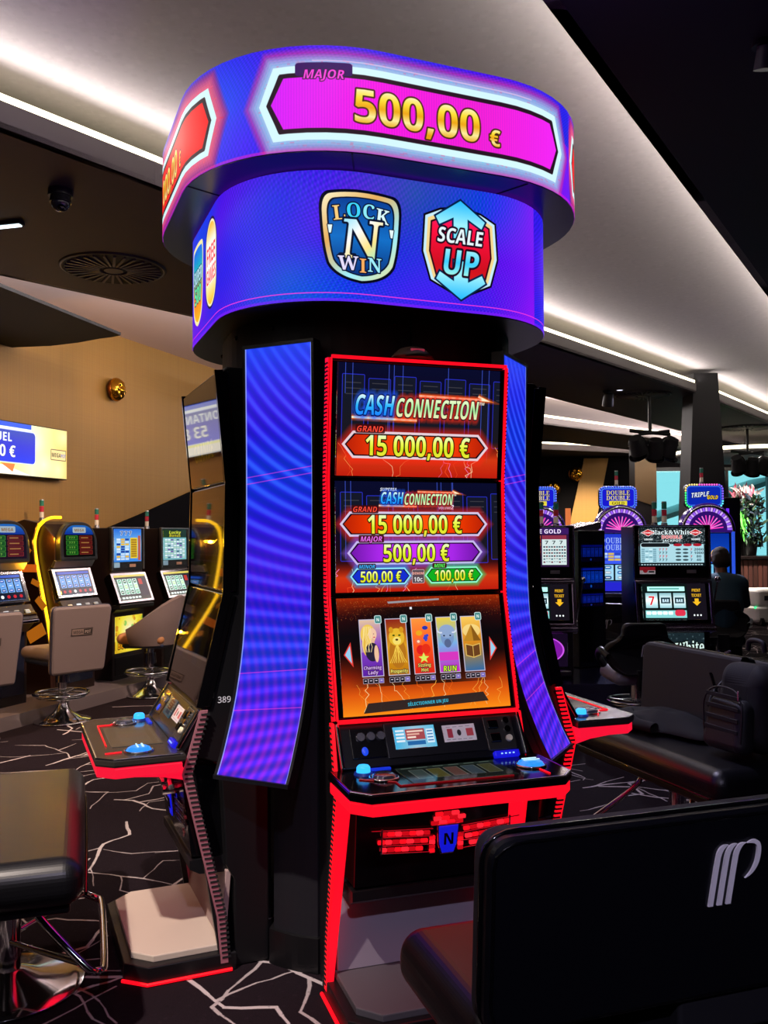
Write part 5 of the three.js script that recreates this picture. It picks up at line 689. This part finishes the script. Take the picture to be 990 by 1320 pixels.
function flatMachine(label, s, top, belly, bellyH) {
  const t = thing('slot_machine', label, 'slot machine', bankAt(s), WT, 'square-topped machines before the gold wall'), w = 0.52;
  obj('cabinet_body', side([[-0.3, 0], [0.22, 0], [0.22, 0.66], [0.31, 0.74], [0.31, 0.78], [0.2, 1.06], [0.2, 1.48], [0.16, 1.5], [-0.3, 1.5]], w, 0, 0.008), M(0x180c0a, 0.4), t);
  const b = panel('top_bezel', 1.08, 0.205, 1.5, 0.2, w, 0.05, K.black, t); obj('top_screen', bx(w * 0.86, 0.33, 0.006, 0, 0.035, 0.002), screenMat(top, 0.95), b); obj('top_rail', rb(w + 0.02, 0.014, 0.03, 0.005, 0, 0.212, 0), K.steel, b); for (const q of [-1, 1]) obj('side_rail', rb(0.014, 0.42, 0.03, 0.005, q * (w / 2 + 0.002), 0, 0), K.steel, b); obj('badge', bx(0.09, 0.05, 0.004, -0.18, -0.16, 0.003), M(0x8ab8d8, 0.4), b); obj('badge', bx(0.1, 0.03, 0.004, 0.08, -0.17, 0.003), M(0xb08870, 0.4), b);
  const r = panel('reel_bezel', 0.76, 0.325, 1.05, 0.21, w + 0.06, 0.05, K.chrome, t); obj('reel_screen', bx(w * 0.96, r.userData.h * 0.84, 0.006, 0, 0, 0.002), screenMat(TX.greenReels, 1.0), r);
  panel('belly_glass', 0.62 - bellyH, 0.226, 0.62, 0.226, w * 0.86, 0.012, screenMat(belly, 0.95), t); obj('deck_lip', rb(w + 0.04, 0.05, 0.1, 0.01, 0, 0.72, 0.28), M(0x151515, 0.25), t); panel('lower_door', 0.04, 0.226, 0.58 - bellyH, 0.226, w * 0.86, 0.01, M(0x0e0a0a, 0.3), t);
  lamp3(t, -0.2, 1.5, -0.02, 0.9); return t;
}
flatMachine('square-topped machine with blue and yellow pay table and yellow fruit panel', 9.22, TX.blueTop, TX.yellowBelly, 0.36);
flatMachine('square-topped machine with green-headed pay table, just left of the kiosk', 10.02, TX.greenTop, TX.greenBelly, 0.14);
// stools with back panels
const mauve = M(0x6c5e5e, 0.55), navy = M(0x18203a, 0.5);
const base = (t, h) => { obj('post', [cy(0.034, 0.034, h - 0.1, 0, (h - 0.1) / 2 + 0.08, 0), cy(0.05, 0.055, 0.1, 0, h * 0.72, 0)], K.chrome, t); obj('trumpet_base', lathe([[0.03, 0.16], [0.045, 0.12], [0.08, 0.075], [0.16, 0.035], [0.225, 0.018], [0.23, 0], [0, 0]], 44), K.chrome, t); const r = obj('foot_ring', [new THREE.TorusGeometry(0.215, 0.013, 10, 52).rotateX(Math.PI / 2).translate(0, 0.23, 0.02), new THREE.TorusGeometry(0.19, 0.008, 8, 48).rotateX(Math.PI / 2).translate(0, 0.205, 0.02)], K.chrome, t); for (let i = 0; i < 3; i++) { const a = i * 2.094 + 0.5; obj('spoke', bar([0, 0.215, 0], [Math.cos(a) * 0.2, 0.23, 0.02 + Math.sin(a) * 0.2], 0.008), K.chrome, r); } };
function stool(label, x, d, turn) {
  const t = thing('casino_stool', label, 'stool', [x, 0, -d], turn, 'mauve stools along the gold wall');
  obj('seat', pillow(0.5, 0.46, 0.1, 0.012).translate(0, 0.57, 0.02), mauve, t); obj('seat_underside', pillow(0.46, 0.42, 0.06, 0).translate(0, 0.515, 0), navy, t);
  const b = new THREE.Group(); b.name = 'backrest'; b.position.set(0, 0.69, -0.235); b.rotation.x = -0.13; t.add(b);
  const sh = new THREE.Shape(); sh.moveTo(-0.21, -0.27); sh.lineTo(0.21, -0.27); sh.quadraticCurveTo(0.235, -0.27, 0.24, -0.24); sh.lineTo(0.265, 0.23); sh.quadraticCurveTo(0.265, 0.28, 0.22, 0.28); sh.lineTo(-0.22, 0.28); sh.quadraticCurveTo(-0.265, 0.28, -0.265, 0.23); sh.lineTo(-0.24, -0.24); sh.quadraticCurveTo(-0.235, -0.27, -0.21, -0.27);
  obj('shell', ext(sh, 0.065, 0.02).translate(0, 0, -0.04), mauve, b); obj('piping', piping(sh, 0.005).translate(0, 0, -0.02), navy, b); const lg = obj('label_plate', bx(0.19, 0.06, 0.004, 0, 0, 0), M(0xffffff, 0.5, { map: TX.mega }), b); lg.position.set(0, 0.07, -0.042); lg.rotation.y = Math.PI;
  base(t, 0.52); return t;
}
const st = stool('mauve stool facing the machine with the yellow light tube, dark logo on its back', -2.66, 7.4, Math.PI + 0.88);
copyOf(st, 'mauve stool half cut by the left edge of the view', [-3.08, 0, -6.62], Math.PI + 0.92);
function tubChair(label, pos, turn, m, under, logo, group) {   // low-armed swivel chair: wrapped shell, seat, pedestal
  const t = thing('tub_chair', label, 'chair', pos, turn, group);
  obj('seat', pillow(0.5, 0.46, 0.1, 0.012).translate(0, 0.56, 0.02), under, t); obj('seat_underside', pillow(0.44, 0.4, 0.06, 0).translate(0, 0.5, 0), navy, t);
  const n = 40, P = [], I = [], rowsN = 8; const hAt = (k) => 0.62 + 0.3 * Math.pow(Math.max(0, Math.cos(k * 1.5)), 1.3) + 0.03;
  for (const inner of [0, 1]) for (let j = 0; j <= rowsN; j++) for (let i = 0; i <= n; i++) { const k = (i / n) * 2 - 1, a = k * 1.95, r = 0.285 - inner * 0.045 + 0.012 * Math.sin(j / rowsN * Math.PI), y = 0.5 + inner * 0.01 + (hAt(k) - 0.5) * (j / rowsN); const fl = 0.06 * (j / rowsN); P.push(Math.sin(a) * (r + fl), y, -Math.cos(a) * (r + fl) * 0.95); }
  const W = n + 1, S = W * (rowsN + 1), q = (a, b, c, d) => I.push(a, b, c, a, c, d);
  for (let j = 0; j < rowsN; j++) for (let i = 0; i < n; i++) { const a = j * W + i; q(a, a + W, a + W + 1, a + 1); q(S + a, S + a + 1, S + a + W + 1, S + a + W); }
  for (let i = 0; i < n; i++) { const a = rowsN * W + i; q(a, S + a, S + a + 1, a + 1); q(i + 1, S + i + 1, S + i, i); } for (let j = 0; j < rowsN; j++) { const a = j * W; q(a, S + a, S + a + W, a + W); q(a + n + W, S + a + n + W, S + a + n, a + n); }
  const g = new THREE.BufferGeometry(); g.setAttribute('position', new THREE.Float32BufferAttribute(P, 3)); g.setIndex(I); const shell = obj('back_shell', toCreasedNormals(g, 0.9), m, t);
  if (logo === 'mega') { const lg = obj('label_plate', bx(0.12, 0.04, 0.004, 0, 0, 0), M(0xffffff, 0.5, { map: TX.mega }), shell); lg.position.set(-0.06, 0.82, -0.325); lg.rotation.y = Math.PI + 0.2; }
  base(t, 0.5); return t;
}
tubChair('mauve tub-backed chair in front of the machine with the yellow fruit panel', [-2.25, 0, -8.6], WT + Math.PI + 0.25, mauve, M(0xa8744c, 0.5), 'mega');
{ const c = stool('mauve stool in shade just left of the kiosk, behind the tub-backed chair', -1.93, 9.72, WT + Math.PI); }
// ---------------------------------------------------------------- right side: two rows of reel machines, chairs, a player, bar counter
struct('trim_11', plan([[0.2, 7.3], [3.1, 7.3], [3.1, 8.6], [0.2, 8.6]], 0, 0.3), M(0x2c2c48, 0.14));
const trimM = M(0xb4a4c0, 0.16, { metalness: 0.9 });
function reelMachine(label, x, d, turn, top, reel, belly, stickers) {   // upright reel machine on the low platform
  const t = thing('slot_machine', label, 'slot machine', [x, 0.3, -d], turn, 'upright reel machines by the platform'), w = 0.62;
  obj('cabinet_body', side([[-0.28, 0], [0.24, 0], [0.24, 0.40], [0.3, 0.42], [0.3, 0.47], [0.22, 0.83], [0.22, 1.27], [0.18, 1.29], [-0.28, 1.29]], w, 0, 0.008), M(0x100e12, 0.35), t);
  const b = panel('top_bezel', 0.84, 0.245, 1.29, 0.235, w + 0.02, 0.04, M(0x0c0b0e, 0.25), t); obj('pay_screen', bx(w * 0.9, 0.33, 0.006, 0, 0.045, 0.002), screenMat(top, 1.1), b);
  const fr = obj('frame', ext(frameShape(w + 0.03, 0.465, 0.014, 0.012), 0.02, 0.004), trimM, b); fr.position.z = -0.006;
  obj('badge', rb(0.08, 0.028, 0.004, 0.004, 0.16, -0.165, 0.003), M(0x8a8890, 0.3), b); if (stickers) obj('warning_card', bx(0.13, 0.06, 0.003, -0.21, -0.155, 0.003), M(0xffffff, 0.4, { map: TX.warn, emissive: 0xffffff, emissiveMap: TX.warn, emissiveIntensity: 0.25 }), b);
  const r = panel('reel_bezel', 0.44, 0.325, 0.825, 0.25, w + 0.02, 0.05, K.blackGloss, t); obj('reel_screen', bx(w * 0.86, r.userData.h * 0.78, 0.006, 0, 0.015, 0.002), screenMat(reel, 1.25), r); const rf = obj('frame', ext(frameShape(w + 0.03, r.userData.h, 0.03, 0.012), 0.02, 0.006), trimM, r); rf.position.z = -0.004;
  obj('deck_lip', rb(w + 0.05, 0.04, 0.09, 0.01, 0, 0.42, 0.3), trimM, t); obj('coin_tray', rb(w * 0.9, 0.05, 0.08, 0.01, 0, 0.05, 0.27), K.steel, t);
  panel('belly_glass', 0.1, 0.246, 0.38, 0.246, w * 0.84, 0.012, screenMat(belly, 0.9), t);
  const lv = obj('lever_hub', [cy(0.045, 0.045, 0.05, w / 2 + 0.03, 0.45, 0.1, 0, 0, Math.PI / 2), rb(0.05, 0.09, 0.09, 0.01, w / 2 + 0.03, 0.41, 0.1)], K.chrome, t); obj('arm', bar([w / 2 + 0.05, 0.45, 0.1], [w / 2 + 0.1, 0.82, 0.16], 0.009), K.chrome, lv); obj('knob', at(new THREE.SphereGeometry(0.026, 16, 12), w / 2 + 0.1, 0.83, 0.16), K.chrome, lv);
  return t;
}
const bwm = reelMachine('upright reel machine with black, white and red pay table reading DOUBLE JACKPOT', 2.46, 7.85, -0.03, TX.bwTop, TX.bwReels, TX.bwBelly, true);
lamp3(bwm, -0.08, 1.29, 0, 1); lamp3(bwm, 0.02, 1.29, -0.05, 1);
const tgm = reelMachine('upright reel machine reading TRIPLE GOLD with purple lower glass, next to the kiosk', 1.30, 7.85, -0.03, TX.goldTop, TX.bwReels, TX.goldBelly, false);
lamp3(tgm, 0.08, 1.29, 0, 1); lamp3(tgm, 0.22, 1.29, -0.05, 1);
{ const t = thing('slot_machine', 'dark machine with small blue screens seen between the two upright reel machines', 'slot machine', [1.82, 0.3, -8.4], 0.5); obj('cabinet_body', rb(0.32, 1.26, 0.4, 0.012, 0, 0.63, 0), M(0x0c0c14, 0.2), t); for (const [y, h, c] of [[1.05, 0.16, 0x1838a0], [0.82, 0.2, 0x1a60d8], [0.62, 0.12, 0x2a3aa8]]) obj('screen', bx(0.26, h, 0.006, 0, y, 0.202), screenMat(TX.archReels, 0.5, { emissive: c }), t); obj('gable_top', ext([[-0.16, 0], [0.16, 0.06], [0.16, 0.0], [0.02, -0.08]], 0.3, 0.004).translate(0, 1.28, -0.15), trimM, t); }
function archReel(label, x, d, turn, sign, scrT, glowCol, edgeCol) {   // tall machine with an arched marquee and a lit sign above
  const t = thing('slot_machine', label, 'slot machine', [x, 0, -d], turn, 'tall machines with arched marquees'), w = 0.6;
  obj('stand', rb(w, 0.34, 0.5, 0.01, 0, 0.17, 0), K.black, t); obj('cabinet_body', rb(w, 1.24, 0.5, 0.02, 0, 0.95, 0), M(0x0e0c14, 0.3), t);
  obj('main_screen', bx(w * 0.8, 0.66, 0.01, 0, 1.2, 0.252), screenMat(scrT, 0.95), t);
  const ring = new THREE.Shape(); ring.absarc(0, 0, 0.31, 0, Math.PI); ring.lineTo(-0.31, -0.02); ring.lineTo(0.31, -0.02); const m = obj('arch_marquee', ext(ring, 0.1, 0.008, 24), screenMat(TX.purpleArch, 1.0), t); { const g = m.geometry, p = g.attributes.position, u = g.attributes.uv; for (let i = 0; i < p.count; i++) u.setXY(i, p.getX(i) / 0.62 + 0.5, p.getY(i) / 0.31); } m.position.set(0, 1.56, 0.17);
  obj('arch_tube', new THREE.TorusGeometry(0.285, 0.018, 10, 40, Math.PI).translate(0, 1.55, 0.275), K.chrome, t); for (const s of [-1, 1]) obj('edge_tube', cy(0.018, 0.018, 0.8, s * 0.285, 1.15, 0.26), s < 0 ? glow(0xff60c0, 0.6) : M(0x2a3a80, 0.2, { emissive: 0x3060ff, emissiveIntensity: 0.7 }), t);
  obj('button_deck', rb(w, 0.05, 0.2, 0.01, 0, 0.83, 0.3), K.steel, t);
  const sg = obj('sign', ext(rrect(0.44, 0.27, 0.07), 0.07, 0.01), K.black, t); sg.position.set(0, 1.955, 0.1); const f = obj('sign_face', ext(rrect(0.4, 0.23, 0.06), 0.004), screenMat(sign, 1.0), sg); { const g = f.geometry, p = g.attributes.position, u = g.attributes.uv; for (let i = 0; i < p.count; i++) u.setXY(i, p.getX(i) / 0.4 + 0.5, p.getY(i) / 0.23 + 0.5); } f.position.z = 0.068;
  const bulbs = rrect(0.42, 0.25, 0.065).getSpacedPoints(44).slice(0, -1); bulbs.forEach((v, i) => { const bq = obj('bulb', bulbGeo, edgeCol(i / 44), sg); bq.position.set(v.x, v.y, 0.074); });
  obj('sign_post', cy(0.04, 0.05, 0.2, 0, 1.8, 0.08), K.black, t); lamp3(t, 0, 2.09, 0.1, 0.85); return t;
}
const bulbGeo = new THREE.SphereGeometry(0.011, 8, 6); const blueBulb = glow(0x4a6aff, 1.3), rainbow = [glow(0x40ffd0, 1.3), glow(0x60e0ff, 1.3), glow(0x8060ff, 1.3), glow(0xff60d0, 1.3), glow(0xffe080, 1.2), glow(0x40ff80, 1.3)];
archReel('tall arched machine with the blue DOUBLE DOUBLE GOLD sign in full view', 2.74, 10.6, 0, TX.ddTop, TX.ddScreen, 0x8040ff, () => blueBulb);
archReel('tall arched machine with the TRIPLE GOLD sign edged in rainbow bulbs, where the player sits', 3.6, 10.2, 0.02, TX.ttTop, TX.ttScreen, 0x8040ff, (k) => rainbow[Math.floor(k * 6) % 6]);
archReel('tall arched machine whose blue sign is half hidden behind the right light column', 1.80, 10.6, 0, TX.ddTop, TX.ddScreen, 0x8040ff, () => blueBulb);
{ const t = thing('divider_panel', 'black upright panel with a violet light tube and green tip behind the player', 'panel', [4.03, 0, -10.35], -0.1); obj('board', rb(0.22, 1.95, 0.05, 0.01, 0, 0.975, -0.05), M(0x0b0a10, 0.3), t); obj('light_tube', cy(0.016, 0.016, 0.72, -0.04, 1.46, 0.0), glow(0x6a28ff, 1.3), t); obj('lamp_tip', at(new THREE.SphereGeometry(0.032, 16, 12), -0.04, 1.09, 0.0), glow(0x20ff90, 1.4), t);
  const o = thing('lamp', 'slim lamp glowing orange beside the far gold panel', 'lamp', [1.94, 1.28, -9.4]); obj('post', cy(0.02, 0.02, 1.3, 0, -0.63, 0), K.black, o); obj('shade', cy(0.028, 0.028, 0.2, 0, 0.42, 0), glow(0xe07840, 1.0), o); obj('neck', cy(0.012, 0.012, 0.4, 0, 0.15, 0), K.black, o); }
sconce('gold relief disc on the dark back wall above the half-hidden blue sign', [3.76, 2.57, -19.9], 0, 0.17); sconce('gold relief disc on the edge of the slanting gold panel', [4.28, 2.9, -19.86], 0, 0.15);
// chairs of the right side
function bucket(label, pos, turn, seatM, rim, logo) {   // black shell back with flared lower sides
  const t = thing('bucket_chair', label, 'chair', pos, turn, 'black bucket chairs among the reel machines');
  const sh = new THREE.Shape(); sh.moveTo(-0.13, -0.2); sh.quadraticCurveTo(-0.27, -0.17, -0.28, -0.02); sh.quadraticCurveTo(-0.28, 0.03, -0.22, 0.06); sh.quadraticCurveTo(-0.17, 0.09, -0.17, 0.15); sh.quadraticCurveTo(-0.165, 0.2, -0.11, 0.2); sh.lineTo(0.11, 0.2); sh.quadraticCurveTo(0.165, 0.2, 0.17, 0.15); sh.quadraticCurveTo(0.17, 0.09, 0.22, 0.06); sh.quadraticCurveTo(0.28, 0.03, 0.28, -0.02); sh.quadraticCurveTo(0.27, -0.17, 0.13, -0.2); sh.lineTo(-0.13, -0.2);
  const b = new THREE.Group(); b.name = 'backrest'; b.position.set(0, 0.65, -0.22); t.add(b);
  const g = ext(sh, 0.06, 0.016, 16), a = g.attributes.position; for (let i = 0; i < a.count; i++) { const x = a.getX(i); a.setZ(i, a.getZ(i) + x * x * 1.6 * (a.getY(i) < 0.1 ? 1 : 0.6)); } g.computeVertexNormals(); obj('shell', g.translate(0, 0, -0.05), M(0x0b0b12, 0.45), b);
  if (logo) { const l = pLogo(M(0xd0d0dc, 0.4), b, 0.09); l.position.set(0, 0.0, -0.052); l.rotation.y = Math.PI; }
  for (const s of [-1, 1]) obj('armrest', tube([[s * 0.26, -0.06, 0.04], [s * 0.29, -0.02, 0.16], [s * 0.27, -0.08, 0.3], [s * 0.22, -0.16, 0.34]], 0.028, false, 20, 8), rim, b);
  obj('seat', pillow(0.46, 0.46, 0.11, 0.01).translate(0, 0.43, 0.02), seatM, t); obj('rear_bracket', rb(0.12, 0.16, 0.06, 0.01, 0, 0.42, -0.215), K.black, t); base(t, 0.42); return t;
}
const seatPale = M(0x8a8490, 0.55), rimPale = M(0xa8b4b8, 0.45);
bucket('black bucket chair with a white P emblem before the black and white reel machine', [1.95, 0, -6.95], Math.PI + 0.02, seatPale, M(0x14141a, 0.4), true);
bucket('black bucket chair with pale armrest in front of the DOUBLE DOUBLE GOLD machine', [2.30, 0, -8.95], Math.PI - 0.5, M(0x101016, 0.5), rimPale, true);
bucket('black bucket chair the player sits on, pale armrest showing', [3.5, 0, -9.35], Math.PI - 0.2, M(0x101016, 0.5), rimPale, false);
{ // the player: seen from behind, seated on the chair, hands on the machine's deck
  const t = thing('person', 'seated player seen from behind, short dark hair and blue grey shirt', 'person', [3.52, 0, -9.3], Math.PI - 0.05);
  const field = (bones, cell, lo, hi, k = 0.03) => {
    const S = Math.max(hi[0] - lo[0], hi[1] - lo[1], hi[2] - lo[2]), N = Math.ceil(S / cell), mc = new MarchingCubes(N, new THREE.MeshStandardMaterial(), false, false, 90000); mc.isolation = 0;
    for (let z = 0; z < N; z++) for (let y = 0; y < N; y++) for (let x = 0; x < N; x++) {
      const p = [lo[0] + (x / N) * S, lo[1] + (y / N) * S, lo[2] + (z / N) * S]; let acc = 0;
      for (const [a, b, ra, rbb, sx] of bones) { const ab = [b[0] - a[0], b[1] - a[1], b[2] - a[2]], ap = [(p[0] - a[0]), p[1] - a[1], p[2] - a[2]], L = ab[0] ** 2 + ab[1] ** 2 + ab[2] ** 2 || 1e-9, h = Math.max(0, Math.min(1, (ap[0] * ab[0] + ap[1] * ab[1] + ap[2] * ab[2]) / L)); const dd = Math.hypot((ap[0] - ab[0] * h) / (sx ?? 1), ap[1] - ab[1] * h, ap[2] - ab[2] * h) - (ra + (rbb - ra) * h); acc += Math.exp(-Math.max(-1, dd) / k); }
      mc.field[x + y * N + z * N * N] = k * Math.log(acc || 1e-30);
    }
    mc.update(); const n = mc.count, P = new Float32Array(n * 3), Nn = new Float32Array(n * 3); for (let i = 0; i < n; i++) for (let c = 0; c < 3; c++) { P[i * 3 + c] = lo[c] + (mc.positionArray[i * 3 + c] + 1) / 2 * S; Nn[i * 3 + c] = mc.normalArray[i * 3 + c]; }
    const g = new THREE.BufferGeometry(); g.setAttribute('position', new THREE.BufferAttribute(P, 3)); g.setAttribute('normal', new THREE.BufferAttribute(Nn, 3)); return g;
  };
  const skin = [[[0, 1.27, 0.06], [0, 1.3, 0.07], 0.088, 0.085], [[0, 1.2, 0.1], [0, 1.25, 0.11], 0.055, 0.06], [[0, 1.07, 0.02], [0, 1.22, 0.05], 0.06, 0.056], [[0, 1.235, 0.16], [0, 1.265, 0.15], 0.014, 0.01], [[0.084, 1.255, 0.06], [0.084, 1.28, 0.055], 0.016, 0.014], [[-0.084, 1.255, 0.06], [-0.084, 1.28, 0.055], 0.016, 0.014], [[-0.1, 1.03, 0.01], [0.1, 1.03, 0.01], 0.06, 0.06]];
  for (const s of [-1, 1]) { skin.push([[s * 0.29, 0.78, 0.18], [s * 0.17, 0.87, 0.4], 0.042, 0.028], [[s * 0.17, 0.87, 0.4], [s * 0.14, 0.88, 0.46], 0.03, 0.032]); for (let i = 0; i < 4; i++) skin.push([[s * (0.17 - i * 0.02), 0.885, 0.47], [s * (0.175 - i * 0.022), 0.88, 0.53 + (i === 1 || i === 2 ? 0.012 : 0)], 0.009, 0.008]); skin.push([[s * 0.12, 0.88, 0.45], [s * 0.1, 0.875, 0.49], 0.01, 0.009]); }
  obj('body', field(skin, 0.012, [-0.42, 0.72, -0.3], [0.42, 1.48, 0.58], 0.012), M(0x8a5a44, 0.55), t);
  const sh = [[[0, 0.64, -0.02], [0, 0.80, -0.03], 0.14, 0.145, 1.15], [[0, 0.78, -0.03], [0, 0.99, 0.0], 0.15, 0.13, 1.25], [[-0.15, 1.015, 0.0], [0.15, 1.015, 0.0], 0.075, 0.075]]; for (const s of [-1, 1]) sh.push([[s * 0.19, 1.0, 0], [s * 0.28, 0.79, 0.15], 0.066, 0.052]);
  obj('shirt', field(sh, 0.018, [-0.42, 0.4, -0.4], [0.42, 1.2, 0.4], 0.025), M(0x2c4a5c, 0.75), t);
  const lg = []; for (const s of [-1, 1]) lg.push([[s * 0.09, 0.585, 0.0], [s * 0.13, 0.575, 0.4], 0.082, 0.06], [[s * 0.13, 0.575, 0.4], [s * 0.13, 0.12, 0.36], 0.058, 0.042]);
  obj('trousers', field(lg, 0.02, [-0.35, 0.02, -0.2], [0.35, 0.72, 0.5], 0.02), M(0x15161c, 0.8), t);
  for (const s of [-1, 1]) obj('shoe', rb(0.09, 0.08, 0.26, 0.035, s * 0.13, 0.055, 0.4), M(0x0c0c0c, 0.5), t);
  obj('hair', field([[[0, 1.285, 0.045], [0, 1.305, 0.055], 0.09, 0.087], [[-0.03, 1.23, 0.015], [0.03, 1.23, 0.015], 0.062, 0.062]], 0.008, [-0.13, 1.13, -0.12], [0.13, 1.45, 0.2], 0.012), M(0x241a16, 0.8), t);
  for (const s of [-1, 1]) obj('eye', at(new THREE.SphereGeometry(0.011, 12, 8), s * 0.032, 1.275, 0.148), K.white, t); obj('mouth', rb(0.045, 0.008, 0.01, 0.003, 0, 1.205, 0.158), M(0x6a3830, 0.5), t);
}
{ // bar counter with flowers and a white appliance in front
  const t = thing('bar_counter', 'dark red slatted bar counter at the right edge under the flowers', 'counter', [8.3, 0, -16.4]); obj('carcass', bx(4.0, 1.08, 0.6, 0, 0.54, -0.02), M(0x20100e, 0.6), t); obj('counter_top', rb(4.1, 0.06, 0.75, 0.015, 0, 1.11, 0), M(0x181212, 0.25), t); const sg = rb(0.07, 1.04, 0.03, 0.006, 0, 0, 0), sm = [M(0x4a2a24, 0.5), M(0x40241e, 0.5), M(0x543028, 0.5)]; for (let i = 0; i < 46; i++) { const s = obj('slat', sg, sm[i % 3], t); s.position.set(-1.96 + i * 0.087, 0.54, 0.292); }
  const a = thing('white_appliance', 'white wheeled appliance with green lamp standing before the bar counter', 'appliance', [6.5, 0, -15.2], 0.1); obj('upper_shell', rb(0.6, 0.3, 0.5, 0.06, 0, 0.46, 0), K.white, a); obj('lower_shell', rb(0.64, 0.26, 0.54, 0.05, 0, 0.19, 0), M(0xc8c8c8, 0.4), a); obj('panel', rb(0.12, 0.08, 0.02, 0.005, -0.12, 0.46, 0.25), K.charcoal, a); obj('socket', rb(0.1, 0.1, 0.02, 0.01, 0.2, 0.18, 0.265), K.black, a); for (const s of [-1, 1]) { const w = obj('wheel', at(new THREE.CylinderGeometry(0.07, 0.07, 0.06, 24), 0, 0, 0, 0, 0, Math.PI / 2), K.black, a); w.position.set(s * 0.24, 0.07, 0.24); } obj('lamp_tip', at(new THREE.SphereGeometry(0.025, 12, 8), -0.31, 0.3, 0.2), glow(0x20ff90, 1.4), a);
  const p = thing('flower_arrangement', 'tall planting of white and pink flowers with trailing green on the counter', 'plant', [6.62, 1.14, -16.3]);
  obj('planter', lathe([[0, 0], [0.16, 0], [0.2, 0.3], [0.17, 0.3], [0.15, 0.04], [0, 0.04]]), K.black, p);
  const leaf = (L, w) => { const g = new THREE.PlaneGeometry(w, L, 2, 4), q = g.attributes.position; for (let i = 0; i < q.count; i++) { const k = q.getY(i) / L + 0.5, s = Math.sin(Math.PI * Math.min(1, k * 0.9 + 0.1)); q.setX(i, q.getX(i) * s); q.setZ(i, -0.35 * L * k * k + Math.abs(q.getX(i)) * 0.5); } g.translate(0, L / 2, 0); g.computeVertexNormals(); return g; };
  const scatter = (name, n, gs, mats, f) => mats.forEach((m, mi) => { const out = []; for (let i = 0; i < n / mats.length; i++) { const g = gs[i % gs.length].clone(), o = new THREE.Object3D(); f(o, i); o.updateMatrix(); out.push(g.applyMatrix4(o.matrix)); } obj(name, out, m, p); });
  scatter('foliage', 420, [leaf(0.14, 0.04), leaf(0.18, 0.06)], [M(0x1c3420, 0.7, { side: 2 }), M(0x2a4a30, 0.7, { side: 2 }), M(0x182838, 0.7, { side: 2 })], (o) => { const a2 = rnd() * 6.3, r = Math.sqrt(rnd()) * 0.3; o.position.set(Math.cos(a2) * r, 0.15 + rnd() * 0.85, Math.sin(a2) * r); o.rotation.set(rr(-1.5, 1.5), rnd() * 6.3, rr(-1, 1)); });
  scatter('petals', 90, [leaf(0.2, 0.035), leaf(0.16, 0.05)], [M(0xe8d8d8, 0.6, { side: 2 }), M(0xd86880, 0.6, { side: 2 }), M(0xf0e8e0, 0.6, { side: 2 })], (o) => { const a2 = rnd() * 6.3, r = Math.sqrt(rnd()) * 0.26; o.position.set(Math.cos(a2) * r, 0.88 + rnd() * 0.3, Math.sin(a2) * r); o.rotation.set(rr(-0.9, 0.9), rnd() * 6.3, rr(-0.7, 0.7)); });
  scatter('trailing_leaves', 160, [leaf(0.3, 0.03)], [M(0x48b838, 0.6, { side: 2 }), M(0x60d048, 0.6, { side: 2 })], (o) => { o.position.set(-0.22 + rr(-0.12, 0.1), 0.5 + rnd() * 0.35, 0.16 + rr(-0.1, 0.12)); o.rotation.set(Math.PI + rr(-0.2, 0.2), rnd() * 6, rr(-0.2, 0.2)); });
  const s = thing('slot_machine', 'curved-screen machine at the far right edge beside the flowers', 'slot machine', [7.9, 0, -17.35], -0.3); obj('cabinet_body', side([[-0.25, 0], [0.3, 0], [0.3, 0.8], [0.1, 1.2], [-0.1, 1.62], [-0.25, 1.62]], 0.6, 0, 0.01), M(0x1a1210, 0.3), s); obj('screen', slab(spline2([[0.29, 0.92], [0.12, 1.2], [0.0, 1.58]], 10), 0.54, 0.01), screenMat(TX.ttScreen, 0.8), s); obj('deck', rb(0.6, 0.05, 0.3, 0.02, 0, 0.84, 0.3), M(0x5a2a18, 0.3), s);
}
renderer.render(scene, camera);
